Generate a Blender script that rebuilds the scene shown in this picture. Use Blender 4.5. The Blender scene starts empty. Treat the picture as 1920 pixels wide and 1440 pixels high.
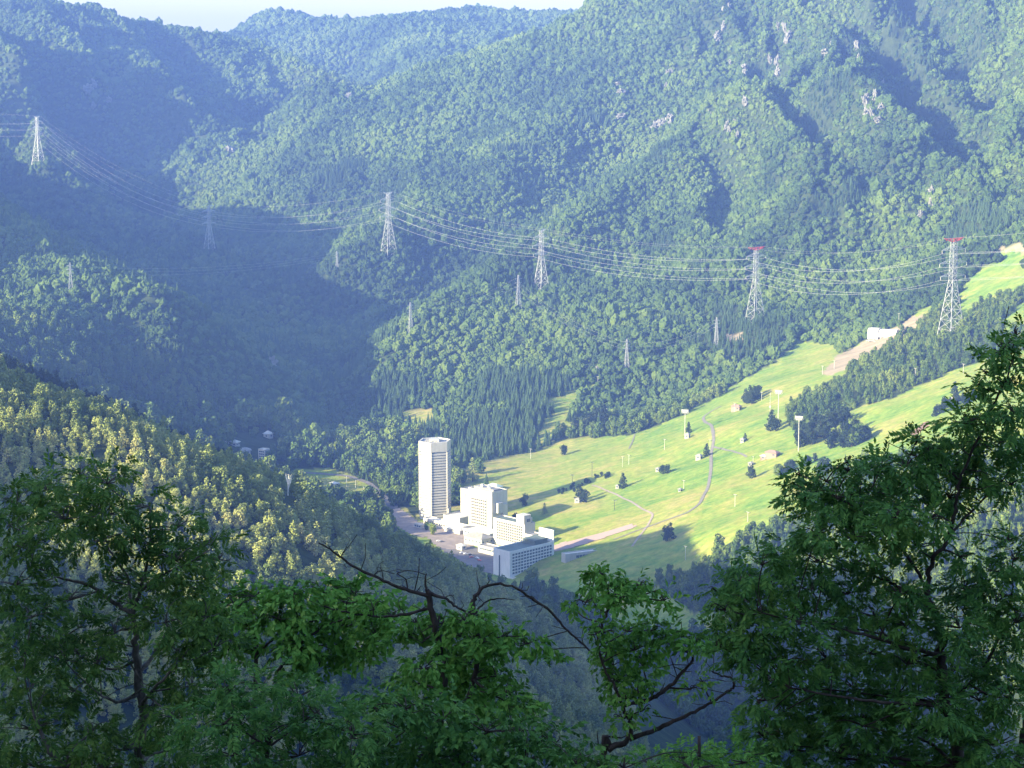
import bpy, bmesh, math, random
import numpy as np
from math import radians as R, sin, cos, tan, pi, atan, sqrt

# ------------------------------------------------------------------ camera, world, sun, exposure
SC = bpy.context.scene
COL = SC.collection
CZ = 540.0
PITCH = R(-9.5)
FPX = 4107.0                                    # focal length in photo pixels (1920 wide)
cam_d = bpy.data.cameras.new('camera')
cam = bpy.data.objects.new('camera', cam_d); COL.objects.link(cam)
cam.location = (0, 0, CZ); cam.rotation_euler = (pi/2 + PITCH, 0, 0)
cam_d.sensor_width = 36; cam_d.lens = 36*FPX/1920; cam_d.clip_start = .5; cam_d.clip_end = 30000
SC.camera = cam

SUN_EL = R(18.5); SUN_H = (-.88, -.475)         # where the sun stands: left and behind
w = bpy.data.worlds.new("World"); SC.world = w; w.use_nodes = True
nt = w.node_tree
sky = nt.nodes.new('ShaderNodeTexSky'); sky.sky_type = 'NISHITA'; sky.sun_disc = False
sky.sun_elevation = SUN_EL; sky.sun_rotation = math.atan2(SUN_H[0], SUN_H[1])
sky.altitude = 900; sky.air_density = 1.0; sky.dust_density = 2.0; sky.ozone_density = 1.0
bg = nt.nodes['Background']; bg.inputs[1].default_value = .125
nt.links.new(sky.outputs[0], bg.inputs[0])
sl = bpy.data.lights.new('sun', 'SUN'); sl.energy = 5.0; sl.angle = R(.5); sl.color = (1, .86, .50)
so = bpy.data.objects.new('sun', sl); COL.objects.link(so)
from mathutils import Vector, Matrix
SUNV = Vector((SUN_H[0]*cos(SUN_EL), SUN_H[1]*cos(SUN_EL), sin(SUN_EL))).normalized()
so.rotation_euler = SUNV.to_track_quat('Z', 'Y').to_euler(); so.location = (0, 0, 900)
SC.view_settings.view_transform = 'Standard'; SC.view_settings.look = 'None'
SC.view_settings.exposure = 2.12; SC.view_settings.gamma = 1
SC.cycles.max_bounces = 4; SC.cycles.diffuse_bounces = 2; SC.cycles.glossy_bounces = 1
SC.cycles.transmission_bounces = 2; SC.cycles.transparent_max_bounces = 8; SC.cycles.volume_bounces = 0
SC.cycles.use_denoising = True

RNG = np.random.default_rng(7)
random.seed(7)

# ------------------------------------------------------------------ pixel <-> world
cp, sp_ = cos(PITCH), sin(PITCH)
def P(px, py, Y):
    """the point at world y = Y that the photograph shows at pixel (px, py)"""
    u = (px-960)/FPX; v = (720-py)/FPX
    dx, dy, dz = u, cp - sp_*v, sp_ + cp*v
    return (dx/dy*Y, Y, CZ + dz/dy*Y)
def PZ(px, Y, z):
    v = tan(math.atan2(z-CZ, Y) - PITCH)
    return ((px-960)/FPX/(cp - sp_*v)*Y, Y, z)
def proj(x, y, z):
    z = z - CZ
    d = y*cp + z*sp_; v = -y*sp_ + z*cp
    d = np.where(d > .1, d, .1)
    return 960 + x/d*FPX, 720 - v/d*FPX

# ------------------------------------------------------------------ noise (numpy)
_perm = np.random.default_rng(11).permutation(4096)
_grad = np.stack([np.cos(np.arange(4096)*2*pi/4096*977), np.sin(np.arange(4096)*2*pi/4096*977)], 1)
def gnoise(x, y, s=0):
    xi = np.floor(x).astype(np.int64); yi = np.floor(y).astype(np.int64)
    xf = x-xi; yf = y-yi
    u = xf*xf*xf*(xf*(xf*6-15)+10); v = yf*yf*yf*(yf*(yf*6-15)+10)
    def g(ix, iy, fx, fy):
        h = _perm[(_perm[(ix + s*57) & 4095] + iy) & 4095]
        gr = _grad[h]
        return gr[..., 0]*fx + gr[..., 1]*fy
    n00 = g(xi, yi, xf, yf); n10 = g(xi+1, yi, xf-1, yf)
    n01 = g(xi, yi+1, xf, yf-1); n11 = g(xi+1, yi+1, xf-1, yf-1)
    a = n00+(n10-n00)*u; b = n01+(n11-n01)*u
    return (a+(b-a)*v)*1.5
def fbm(x, y, o=4, s=0):
    t = 0; a = 1; f = 1
    for k in range(o):
        t = t + a*gnoise(x*f, y*f, s+k*3); a *= .5; f *= 2.03
    return t
def ridged(x, y, o=3, s=0):
    t = 0; a = 1; f = 1
    for k in range(o):
        t = t + a*(1-2*np.abs(gnoise(x*f, y*f, s+k*5))); a *= .5; f *= 2.1
    return t
def smooth(e0, e1, x):
    t = np.clip((x-e0)/(e1-e0), 0, 1); return t*t*(3-2*t)
# ------------------------------------------------------------------ terrain: crest and valley lines, then a surface through them
CTRL = []
def line(pts, step=55):
    for a, b in zip(pts[:-1], pts[1:]):
        L = sqrt((a[0]-b[0])**2+(a[1]-b[1])**2); n = max(1, int(L/step))
        for k in range(n):
            t = k/n; CTRL.append(tuple(a[i]+(b[i]-a[i])*t for i in range(3)))
    CTRL.append(tuple(pts[-1]))
def pl(*a): return [P(*q) for q in a]
S3 = (SUNV.x, SUNV.y, SUNV.z)
def toward(p, t, dz=0):
    """a point t metres from p towards the sun: a crest there draws its shadow's edge through p"""
    k = t/sqrt(S3[0]**2+S3[1]**2)
    return (p[0]+S3[0]*k, p[1]+S3[1]*k, p[2]+S3[2]*k+dz)

# far ridge
line(pl((250,120,7000),(380,105,7000),(430,74,7000),(470,36,7000),(510,20,7000),(560,30,7000),(605,52,7000),(645,44,7000),(700,50,7000),(775,29,7000),(840,47,7000),(890,24,7000),(960,42,7000),(1060,30,7000),(1130,32,7000),(1300,14,7000),(1700,-20,7000)), 90)
line(pl((620,50,6800),(720,54,6400),(748,88,6100),(800,130,5700)), 90)
line(pl((890,18,6900),(930,60,6400),(960,100,5900)), 90)
line([PZ(560,5900,330),PZ(660,5600,300),PZ(800,5450,300),PZ(1000,5500,330),PZ(1200,5600,380)], 90)
line([PZ(450,8200,300),PZ(900,8200,300),PZ(1400,8200,300)], 200)
line([PZ(660,6300,370),PZ(690,5800,320)], 90)
# left far mountain
line(pl((-300,72,5500),(-60,57,5450),(0,44,5400),(50,25,5400),(90,15,5400),(125,24,5400),(170,50,5450),(230,62,5500),(300,74,5600),(350,79,5650),(400,74,5700),(440,78,5750),(480,90,5800),(520,120,5600),(560,170,5350),(620,205,5100)), 80)
line(pl((130,26,5380),(165,75,5250),(215,130,5130),(262,160,5060),(318,188,4970),(345,215,4880)), 80)
line(pl((60,30,5380),(75,70,5200),(115,110,5100),(160,140,5020),(205,160,4950)),80)
line(pl((300,76,5590),(345,100,5450),(388,140,5330),(402,200,5150),(445,250,4960),(472,285,4800)), 80)
line(pl((400,76,5690),(450,110,5500),(490,160,5300),(560,205,5100)), 80)
line(pl((-250,60,5100),(-80,90,4950),(0,108,4800),(45,150,4680),(66,240,4570),(72,305,4500),(90,325,4450)), 80)
line(pl((120,240,4950),(120,330,4780),(0,400,4400)),80)
line(pl((210,230,5080),(200,300,4950),(180,410,4500)),80)
line(pl((330,250,5080),(340,320,4850),(330,420,4450)),80)
line([PZ(215,5250,400),PZ(290,5300,390),PZ(360,5250,350)],80)
line([PZ(110,5250,415),PZ(160,5200,385)],80)
# the deep valley between the far left mountain and the right one
line(pl((640,800,2830),(640,700,3150),(590,610,3500),(520,545,3750),(430,480,4050),(385,430,4250),(390,370,4450),(420,315,4700)), 70)
line([PZ(420,4900,245),PZ(560,5250,265)], 70)
# mid left ridge
line(pl((-160,355,3850),(-80,380,3650),(0,408,3400),(60,443,3170),(130,500,2980),(200,543,2900),(290,550,2880),(340,568,2900),(400,602,2940),(470,662,3000),(520,705,2990),(570,750,2960),(610,790,2900)), 70)
line(pl((290,552,2870),(310,620,2790),(330,690,2740)), 70)
line(pl((400,602,2980),(440,690,2880)), 70)
line(pl((130,502,2960),(170,580,2830),(220,660,2770)), 70)
line(pl((0,470,3050),(-20,540,2870),(20,610,2740)), 70)
line([PZ(60,2750,180),PZ(130,2600,130)],70); line([PZ(250,2800,110),PZ(280,2680,80)],70); line([PZ(370,2830,85),PZ(400,2720,45)],70)
line([PZ(-200,3500,170),PZ(0,3450,150),PZ(150,3500,130),PZ(300,3550,105),PZ(420,3550,80),PZ(520,3450,45)], 80)
# valley behind the near hill and the valley floor
line([PZ(-200,2150,100),PZ(0,2150,70),PZ(200,2200,48),PZ(350,2350,22),PZ(450,2450,10),PZ(540,2550,4),PZ(600,2600,3)], 70)
for x in range(-150, 0, 45):
    for y in range(2000, 2650, 70): CTRL.append((x+(y-2300)*-.12, y, max(0, y-2500)*.05))
line([P(1130,1150,1960),P(1200,1165,1930),(80,1900,4),(130,1720,2),(200,1550,-2),(230,1400,-4)], 60)
line([(60,1900,4),(110,1750,2),(180,1600,0)], 60)
# near hill, two crests
A1 = pl((-260,600,1330),(-120,660,1330),(0,735,1330),(90,752,1330),(180,782,1320),(300,840,1310),(430,885,1310),(560,935,1320),(640,975,1340),(720,1015,1370),(830,1060,1410),(950,1120,1460),(1050,1165,1510),(1130,1205,1560))
line(A1, 60)
A2 = pl((-50,650,1760),(0,684,1765),(110,728,1775),(230,787,1785),(330,832,1800),(430,869,1820),(500,905,1840),(560,945,1870),(640,1000,1870),(720,1060,1870))
line(A2, 60)
line([PZ(0,1560,255),PZ(150,1580,225),PZ(300,1600,185),PZ(450,1640,140),PZ(600,1720,90),PZ(760,1820,45),PZ(850,1870,20),PZ(950,1910,4)], 60)
line(pl((-150,820,1250),(0,900,1230),(200,940,1220),(450,1000,1230),(600,1050,1240),(750,1110,1280),(950,1200,1350)), 70)
line(pl((-150,1050,1130),(0,1060,1150),(200,1090,1150),(450,1120,1170),(650,1190,1180),(850,1240,1230),(1050,1300,1330)), 70)
line(pl((0,1250,1075),(300,1280,1080),(600,1320,1100),(900,1380,1150),(1200,1450,1250)), 70)
line([PZ(-200,900,190),PZ(200,900,150),PZ(600,950,110),PZ(1000,1050,60),PZ(1400,1100,30),PZ(1900,1100,20)], 80)
# our own mountain
for x in (-160,-80,0,80,160,260): 
    for y, z in ((0,538.3),(40,514),(120,466),(250,392),(420,290),(600,195),(760,130)): CTRL.append((x, y, z-(abs(x)*.05 if y else abs(x)*.03)))
# right slope with the ski runs
def plane(x, y):
    q = x+25+(y-2300)*-.05
    return (.21*max(0., min(q, 150)) + .37*max(0, q-150)) * (1 - .10*smooth(2500, 2900, y))
for y in range(1650, 2800, 115):
    for x in range(20, int(.26*y)+260, 85): CTRL.append((x, y, plane(x, y)))
for q in ((700,2300,290),(1000,2300,420),(1000,1700,400),(1500,2000,560),(1500,2800,640),(700,1200,230),(1200,900,330),(500,900,120),(2500,2300,800),(3000,500,500),(3000,4000,900),(3000,7000,600)): CTRL.append(q)
line(pl((1230,768,2840),(1380,700,2850),(1500,645,2900),(1570,640,2850),(1650,635,2750),(1783,632,2500),(1920,600,2520)), 80)
line(pl((1280,640,2980),(1415,610,2950),(1480,560,3050),(1600,520,3100),(1783,480,3000),(1920,470,2850),(2100,420,2800)), 80)
line(pl((1560,600,2930),(1640,612,2820),(1690,600,2830)),60)
# hills at the foot of the right mountain
line(pl((640,770,2930),(720,655,3020),(770,600,3100),(820,562,3180),(900,520,3280),(1000,462,3430),(1110,392,3600),(1230,300,3850),(1350,215,4050),(1470,150,4200),(1590,40,4350),(1620,-60,4450)), 70)
line(pl((860,600,3130),(940,570,3220),(1015,552,3300),(1080,540,3300)), 70)
line([PZ(1030,3480,125),PZ(1150,3450,135),PZ(1250,3400,150)],70)
line(pl((545,545,3560),(640,505,3600),(727,480,3650),(850,400,3800),(1000,280,4100),(1100,180,4350),(1150,80,4550),(1130,-10,4700)), 70)
line([PZ(690,3280,50),PZ(760,3380,75),PZ(850,3560,105),PZ(960,3750,150),PZ(1060,3950,205),PZ(1150,4150,270)], 70)
line(pl((430,283,4750),(560,218,4800),(700,165,4850),(800,130,4850),(900,102,4850),(1000,76,4850),(1100,34,4800),(1130,0,4750),(1250,-60,4700),(1500,-160,4600),(1700,-200,4500),(1920,-220,4400),(2200,-240,4300)), 80)
line(pl((400,420,4320),(520,330,4350),(650,270,4400),(800,200,4500),(900,150,4600)), 80)
line(pl((620,480,3800),(740,380,4000),(880,270,4250),(960,190,4450)), 80)
line(pl((760,720,2950),(850,690,3000),(960,640,3050),(1080,600,3100),(1200,640,3000),(1280,690,2920)), 80)
line(pl((1000,760,2830),(1100,730,2880),(1190,770,2820)),70)
# spurs of the right mountain
line(pl((1590,40,4330),(1640,130,4020),(1700,230,3700),(1735,300,3480),(1790,380,3250),(1830,430,3080)), 70)
line(pl((1390,180,4050),(1430,205,3880),(1470,245,3720),(1520,320,3500),(1560,400,3320),(1580,460,3200)), 70)
line(pl((1560,-100,4450),(1650,-10,4200),(1700,60,4000),(1750,120,3800),(1840,190,3550),(1905,270,3350),(1960,340,3200)), 70)
line(pl((1760,-150,4400),(1840,-20,4100),(1900,80,3850),(1960,180,3600),(2050,300,3300)), 70)
line(pl((1250,300,3830),(1300,370,3620),(1330,450,3400),(1350,520,3200)), 70)
def gully(pts, dpx, dY, dz):
    line([(q[0]+dpx/FPX*q[1], q[1]+dY, q[2]+dz) for q in pl(*pts)], 70)
gully([(1600,50,4300),(1640,130,4020),(1700,230,3700),(1735,300,3480),(1780,370,3280)], 40, 60, -66)
gully([(1430,205,3880),(1470,245,3720),(1520,320,3500),(1560,400,3320)], 36, 50, -56)
gully([(1660,0,4170),(1700,60,4000),(1750,120,3800),(1840,190,3550)], 78, 120, -100)
for a in ([(1620,3700,372),(1660,3450,290),(1700,3250,240)], [(1500,3900,375),(1600,3400,255),(1640,3200,215)], [(1400,3700,300),(1450,3450,225),(1480,3250,175)],
          [(1200,3650,215),(1240,3450,172)]):
    line([PZ(*q) for q in a], 70)
# ridges outside the frame on the left that throw the long evening shadows
line([(-2500,4500,600),(-1950,4250,510), toward(P(0,335,4380),700), toward(P(100,328,4330),800), toward(P(400,400,4250),750,0), toward(P(545,435,3850),850,8), toward(P(545,545,3550),900,25), toward(P(640,580,3300),850,20)], 80)
line([(-1600,2900,380),(-1250,2780,270),(-950,2740,235)], 80)
line([toward(P(-60,560,2700),200), toward(P(0,600,2690),220), toward(P(120,645,2700),300), toward(P(230,700,2700),390)], 60)
line([(-120,-120,612),(-170,-40,632),(-260,60,625),(-420,220,585),(-620,420,525), toward(P(0,1200,1090),680,10), toward(P(0,1060,1140),690,3), toward(P(250,1000,1240),760,12), toward(P(430,950,1310),850,20), toward(P(560,930,1330),900,22)], 60)
line([(-900,1820,285),(-700,1840,225),(-573,1840,190)], 60)
line([(-1300,1900,380),(-1000,1900,260),(-850,1950,225),(-700,2000,165),(-580,2050,110)], 70)
line([(-300,350,400),(-430,600,300),(-520,850,290),(-600,1100,330)], 80)
for q in ((0,-400,720),(500,-500,700),(1200,-800,700),(-800,-800,780),(-2500,-500,800),(-2500,1200,550),(-2500,2500,500),(-3500,3000,650),(-4500,6000,700),(-2500,6500,500),(-1500,8000,350),(2500,8500,500),(5000,-2500,600),(-5000,-2500,700),(0,-2500,800),(-5000,9000,400),(5000,9000,600),(300,-60,560)): CTRL.append(q)

C_ = np.array(CTRL)
_, keep = np.unique(np.round(C_[:, :2]/18).astype(int), axis=0, return_index=True)
C_ = C_[np.sort(keep)]
def _solve():
    n = len(C_); X = C_[:, :2]/1000
    D = np.sqrt(((X[:, None]-X[None])**2).sum(-1))
    A = np.zeros((n+3, n+3)); A[:n, :n] = D - .0035*np.eye(n)*1.0
    A[:n, n] = 1; A[:n, n+1:] = X; A[n, :n] = 1; A[n+1:, :n] = X.T
    return np.linalg.solve(A, np.concatenate([C_[:, 2], [0, 0, 0]]))
_W = _solve()
print('controls', len(C_))
def Hbase(x, y):
    x = np.asarray(x, float); y = np.asarray(y, float); sh = x.shape; x = x.ravel()/1000; y = y.ravel()/1000
    out = np.empty_like(x); n = len(C_); cx, cy = C_[:, 0]/1000, C_[:, 1]/1000
    for i in range(0, len(x), 20000):
        a = x[i:i+20000, None]; b = y[i:i+20000, None]
        out[i:i+20000] = np.sqrt((a-cx)**2+(b-cy)**2) @ _W[:n]
    out += _W[n] + _W[n+1]*x + _W[n+2]*y
    return out.reshape(sh)
def H(x, y):
    x = np.asarray(x, float); y = np.asarray(y, float)
    b = Hbase(x, y)
    # slopes are carved by gullies; the floor, the ski runs and our own hillside stay smooth
    m = smooth(2650, 3300, y + .25*(np.abs(x+300)-300)*(x < 0))*smooth(20, 110, b)
    m = np.maximum(m, smooth(-100, -350, x)*smooth(1900, 2500, y)*smooth(30, 120, b))
    wx = x + 60*gnoise(x/300, y/300, 40); wy = y + 60*gnoise(x/300, y/300, 41)
    n = 22*(ridged(wx/420, wy/560, 2, 3)-.5) + 11*(ridged(wx/110, wy/170, 3, 9)-.6)
    # spurs run down the fall line: towards us on the right mountain, down to the right on the left one
    sp1 = 32*(ridged(wx/210, wy/950, 2, 51)-.45) + 15*(ridged(wx/95, wy/420, 2, 55)-.45)*smooth(.05, .10, x/np.maximum(y, 1)); u = .8*wx+.6*wy; v = .6*wx-.8*wy
    sp2 = 72*(ridged(u/330, v/1500, 2, 57)-.45)
    wl = smooth(-250, -550, x)*smooth(4250, 4700, y)
    q = x/np.maximum(y, 1); wr = .28+.72*smooth(.055, .10, q); wr = np.maximum(wr, smooth(-60, -200, x+.0*y)*smooth(4600, 4200, y)*.6)
    n = (n + sp1*smooth(2900, 3500, y)*(1.1+.55*smooth(.08, .13, q)))*(1-wl)*wr + n*wl + 0*sp1 + sp2*wl*smooth(5700, 5350, y)*1.0
    m2 = smooth(700, 1000, y)*smooth(60, 130, b)*(1-m)*smooth(150, -50, x)
    n = n*(1-.75*smooth(5500, 5900, y))
    return b + m*n*(1-.6*smooth(-100,-350,x)*smooth(3300,2900,y)) + m2*5*fbm(x/120, y/120, 2, 22) + .9*fbm(x/60, y/60, 2, 30)*smooth(60, 200, y) + (1-m)*smooth(100,200,x)*smooth(1500,1700,y)*(5*fbm(x/190,y/150,3,61))
def hit(px, py, y0=700, y1=7500, n=3000):
    ys = y0*(y1/y0)**np.linspace(0, 1, n)
    x1, _, z1 = P(px, py, 1.0); z1 -= CZ
    d = CZ + z1*ys - H(x1*ys, ys)
    k = np.argmax(d < 0)
    if d[k] >= 0: k = n-1
    k = max(k, 1); t = d[k-1]/(d[k-1]-d[k]+1e-9); Y = ys[k-1]+(ys[k]-ys[k-1])*t
    return (x1*Y, Y, float(H(x1*Y, Y)))
# ------------------------------------------------------------------ materials and the terrain sheet
def mat(name, col=(.5, .5, .5), rough=.8, spec=.3, metal=0.):
    m = bpy.data.materials.new(name); m.use_nodes = True
    b = m.node_tree.nodes['Principled BSDF']
    b.inputs['Base Color'].default_value = (*col, 1); b.inputs['Roughness'].default_value = rough
    b.inputs['Specular IOR Level'].default_value = spec; b.inputs['Metallic'].default_value = metal
    return m
def nodes(m): return m.node_tree.nodes, m.node_tree.links, m.node_tree.nodes['Principled BSDF']
def mesh_np(name, V, F, mats, parent=None, smooth_=True, fmat=None, attrs=None):
    """V (n,3), F list of (m,k) index arrays"""
    me = bpy.data.meshes.new(name)
    me.vertices.add(len(V)); me.vertices.foreach_set('co', np.asarray(V, np.float32).ravel())
    if not isinstance(F, list): F = [F]
    tot = sum(f.size for f in F); nf = sum(len(f) for f in F)
    me.loops.add(tot); me.polygons.add(nf)
    me.loops.foreach_set('vertex_index', np.concatenate([f.ravel() for f in F]).astype(np.int32))
    ls = []; s = 0
    for f in F:
        ls.append(s + np.arange(len(f))*f.shape[1]); s += f.size
    me.polygons.foreach_set('loop_start', np.concatenate(ls).astype(np.int32))
    me.polygons.foreach_set('use_smooth', np.full(nf, smooth_))
    if fmat is not None: me.polygons.foreach_set('material_index', np.asarray(fmat, np.int32))
    for m in (mats if isinstance(mats, (list, tuple)) else [mats]): me.materials.append(m)
    if attrs:
        for k, v in attrs.items():
            a = me.attributes.new(k, 'FLOAT', 'POINT'); a.data.foreach_set('value', np.asarray(v, np.float32))
    me.update(calc_edges=True); me.validate()
    o = bpy.data.objects.new(name, me); COL.objects.link(o)
    if parent is not None: o.parent = parent
    return o
def tag(o, label=None, cat=None, group=None, kind=None):
    if label: o['label'] = label
    if cat: o['category'] = cat
    if group: o['group'] = group
    if kind: o['kind'] = kind
    return o
def empty(name, loc, rz=0):
    o = bpy.data.objects.new(name, None); COL.objects.link(o); o.location = loc; o.rotation_euler = (0, 0, rz)
    o.empty_display_size = 1; return o
def inpoly(px, py, poly):
    px = np.asarray(px); py = np.asarray(py); c = np.zeros(px.shape, bool); n = len(poly)
    for i in range(n):
        x0, y0 = poly[i]; x1, y1 = poly[(i+1) % n]
        k = ((y0 > py) != (y1 > py)) & (px < (x1-x0)*(py-y0)/(y1-y0+1e-9)+x0)
        c ^= k
    return c

# image outlines of the open ground (traced on the photograph, carried onto the terrain)
MEADOW = [(880,868),(1000,848),(1060,822),(1190,815),(1250,790),(1330,752),(1400,705),(1460,672),(1495,640),(1565,645),(1572,665),(1640,630),(1700,600),(1760,560),(1735,610),(1660,650),(1600,690),(1540,728),(1480,752),(1475,790),(1500,818),(1590,770),(1700,735),(1800,690),(1925,655),(1925,820),(1800,850),(1700,860),(1560,885),(1500,960),(1400,1010),(1330,1050),(1290,1085),(1180,1090),(1100,1130),(1010,1110),(960,1050),(900,960),(860,900)]
MEADOW2 = [(1020,752),(1090,728),(1130,712),(1080,760),(1060,790),(1120,780),(1100,806),(1040,818),(1000,838),(1015,800),(1040,775)]
MEADOW3 = [(1790,570),(1800,540),(1840,500),(1925,478),(1925,540),(1850,570),(1800,590)]
MEADOW4 = [(1850,480),(1925,455),(1925,478),(1880,490)]
MEADOW5 = [(1100,1100),(1230,1100),(1300,1150),(1370,1150),(1360,1195),(1180,1185),(1090,1150)]
MEADOW6 = [(1880,600),(1925,560),(1925,600),(1880,640)]
GAPS = [[(750,770),(812,768),(812,800),(755,805)],[(540,880),(600,876),(650,886),(700,912),(735,940),(720,955),(690,945),(640,945),(590,930),(555,910)],[(700,955),(760,950),(790,990),(900,1000),(940,1080),(820,1040),(760,1000)],
        [(780,960),(960,930),(1050,1010),(1040,1100),(930,1100),(880,1060),(770,1010)],[(850,880),(930,870),(960,960),(870,960)]]
VILLAGE = [(405,812),(515,808),(535,895),(440,880)]
OPEN = [MEADOW,MEADOW2,MEADOW3,MEADOW4,MEADOW5,MEADOW6]+GAPS
BARE = [[(1570,668),(1640,632),(1700,598),(1735,585),(1730,612),(1660,648),(1560,705),(1540,700)],[(1360,628),(1392,622),(1395,640),(1365,640)],[(1850,470),(1925,455),(1925,472)]]

az_f = np.radians(np.arange(-15.2, 15.21, .05)); 
az = np.concatenate([np.radians(np.arange(-180, -15.3, 1.1)), az_f, np.radians(np.arange(16.2, 179.9, 1.6))])
rr = np.concatenate([np.array([2., 5, 9, 14, 20, 28, 38, 50, 65, 85, 110, 140, 175, 215, 260, 310, 370, 430, 500, 570, 640]), np.arange(700, 2700, 9), np.arange(2700, 5600, 14), np.arange(5600, 7800, 30), np.arange(7800, 9001, 300)])
AZ, RR = np.meshgrid(az, rr)
TX = RR*np.sin(AZ); TY = RR*np.cos(AZ); TZ = H(TX, TY)
PXg, PYg = proj(TX, TY, TZ)
na, nr = len(az), len(rr)
V = np.concatenate([np.stack([TX, TY, TZ], -1).reshape(-1, 3), [[0, 0, float(H(0., 0.))]]])
i = np.arange(nr-1)[:, None]; j = np.arange(na)[None]; j2 = (j+1) % na
Q = np.stack([i*na+j, i*na+j2, (i+1)*na+j2, (i+1)*na+j], -1).reshape(-1, 4)[:, ::-1]
T3 = np.stack([np.full(na, len(V)-1), np.arange(na), (np.arange(na)+1) % na], -1)[:, ::-1]
fr = TY > 900
opn = np.zeros(TX.shape); bare = np.zeros(TX.shape)
jx = 5*gnoise(TX/25, TY/25, 70)
for pg in OPEN: opn = np.maximum(opn, inpoly(PXg+jx, PYg+jx*.6, pg)*1.)
opn *= fr*(TY<3400)
for pg in BARE: bare = np.maximum(bare, inpoly(PXg+jx, PYg+jx*.6, pg)*1.)
bare *= fr
ga = mat('ground', (.05, .07, .03)); N, L, B = nodes(ga)
def nd(N, t, **k):
    n = N.new(t)
    for a, v in k.items(): setattr(n, a, v)
    return n
def ramp(N, stops):
    n = N.new('ShaderNodeValToRGB'); e = n.color_ramp.elements
    while len(e) < len(stops): e.new(.5)
    for q, (p, c) in zip(e, stops): q.position = p; q.color = (*c, 1)
    return n
def mixc(N, L, fac, a, b, bt='MIX'):
    n = N.new('ShaderNodeMix'); n.data_type = 'RGBA'; n.blend_type = bt
    for s, v in ((0, fac), (6, a), (7, b)):
        if hasattr(v, 'is_output'): L.new(v, n.inputs[s])
        else: n.inputs[s].default_value = v if s == 0 else (*v, 1)
    return n.outputs[2]
tc = nd(N, 'ShaderNodeTexCoord')
def noise(N, L, src, scale, detail=4, rough=.6, vscale=None):
    if vscale is not None:
        mp = N.new('ShaderNodeMapping'); mp.inputs['Scale'].default_value = vscale; L.new(src, mp.inputs[0]); src = mp.outputs[0]
    n = N.new('ShaderNodeTexNoise'); n.inputs['Scale'].default_value = scale; n.inputs['Detail'].default_value = detail; n.inputs['Roughness'].default_value = rough
    L.new(src, n.inputs['Vector']); return n.outputs['Fac']
n1 = noise(N, L, tc.outputs['Object'], .011, 9, .72); n2 = noise(N, L, tc.outputs['Object'], .06, 8, .8, (.45, 1.7, 1)); n3 = noise(N, L, tc.outputs['Object'], .13, 6, .75)
r1 = ramp(N, [(.28, (.09, .19, .03)), (.44, (.17, .26, .04)), (.58, (.25, .28, .055)), (.74, (.34, .29, .10))])
n4 = nd(N, 'ShaderNodeMath', operation='ADD'); L.new(n1, n4.inputs[0])
n5 = nd(N, 'ShaderNodeMath', operation='MULTIPLY_ADD'); L.new(n2, n5.inputs[0]); n5.inputs[1].default_value = 1.0; n5.inputs[2].default_value = -.50; L.new(n5.outputs[0], n4.inputs[1])
dryA = nd(N, 'ShaderNodeAttribute', attribute_name='dry')
n6 = nd(N, 'ShaderNodeMath', operation='MULTIPLY_ADD'); L.new(dryA.outputs['Fac'], n6.inputs[0]); n6.inputs[1].default_value = .12; L.new(n4.outputs[0], n6.inputs[2])
L.new(n6.outputs[0], r1.inputs[0])
r3 = ramp(N, [(.32, (.5, .6, .5)), (.68, (1.4, 1.32, 1.35))]); L.new(n3, r3.inputs[0])
grass = mixc(N, L, .7, r1.outputs[0], r3.outputs[0], 'MULTIPLY')
r4 = ramp(N, [(.4, (.022, .035, .012)), (.65, (.06, .085, .03))]); L.new(n2, r4.inputs[0])
oA = nd(N, 'ShaderNodeAttribute', attribute_name='open'); bA = nd(N, 'ShaderNodeAttribute', attribute_name='bare')
c1 = mixc(N, L, oA.outputs['Fac'], r4.outputs[0], grass)
r5 = ramp(N, [(.35, (.24, .2, .12)), (.65, (.42, .34, .24))]); L.new(n2, r5.inputs[0])
c2 = mixc(N, L, bA.outputs['Fac'], c1, r5.outputs[0]); L.new(c2, B.inputs['Base Color'])
B.inputs['Roughness'].default_value = .95; B.inputs['Specular IOR Level'].default_value = .1
bp = nd(N, 'ShaderNodeBump'); bp.inputs['Strength'].default_value = .6; bp.inputs['Distance'].default_value = 1.2; L.new(n3, bp.inputs['Height']); L.new(bp.outputs[0], B.inputs['Normal'])
dry = smooth(1250, 950, PXg)*smooth(1000, 950, PYg+0*PXg) + .9*inpoly(PXg, PYg, [(1150,960),(1330,920),(1300,1000),(1180,1040),(1050,1010)])
ext = lambda a: np.append(a.ravel(), 0)
ter = mesh_np('ground', V, [Q, T3], ga, attrs={'open': ext(opn), 'bare': ext(bare), 'dry': ext(dry)})
tag(ter, kind='structure')

# ------------------------------------------------------------------ evening haze over the whole valley
def haze():
    zt = float(TZ.max())+60; zb = float(TZ.min())-1.0
    me = bpy.data.meshes.new('haze'); bm = bmesh.new(); bmesh.ops.create_cube(bm, size=1); bm.to_mesh(me); bm.free()
    o = bpy.data.objects.new('haze', me); COL.objects.link(o)
    o.scale = (18400, 18400, zt-zb); o.location = (0, 0, (zt+zb)/2)
    m = bpy.data.materials.new('haze'); m.use_nodes = True; N = m.node_tree.nodes; N.clear()
    out = N.new('ShaderNodeOutputMaterial'); v = N.new('ShaderNodeVolumePrincipled')
    v.inputs['Color'].default_value = (.198, .345, .97, 1); v.inputs['Density'].default_value = HAZE_D
    v.inputs['Anisotropy'].default_value = .0
    m.node_tree.links.new(v.outputs[0], out.inputs['Volume']); me.materials.append(m)
    tag(o, kind='stuff'); print('haze', zb, zt)
HAZE_D = 0.96e-4
haze()
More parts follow.
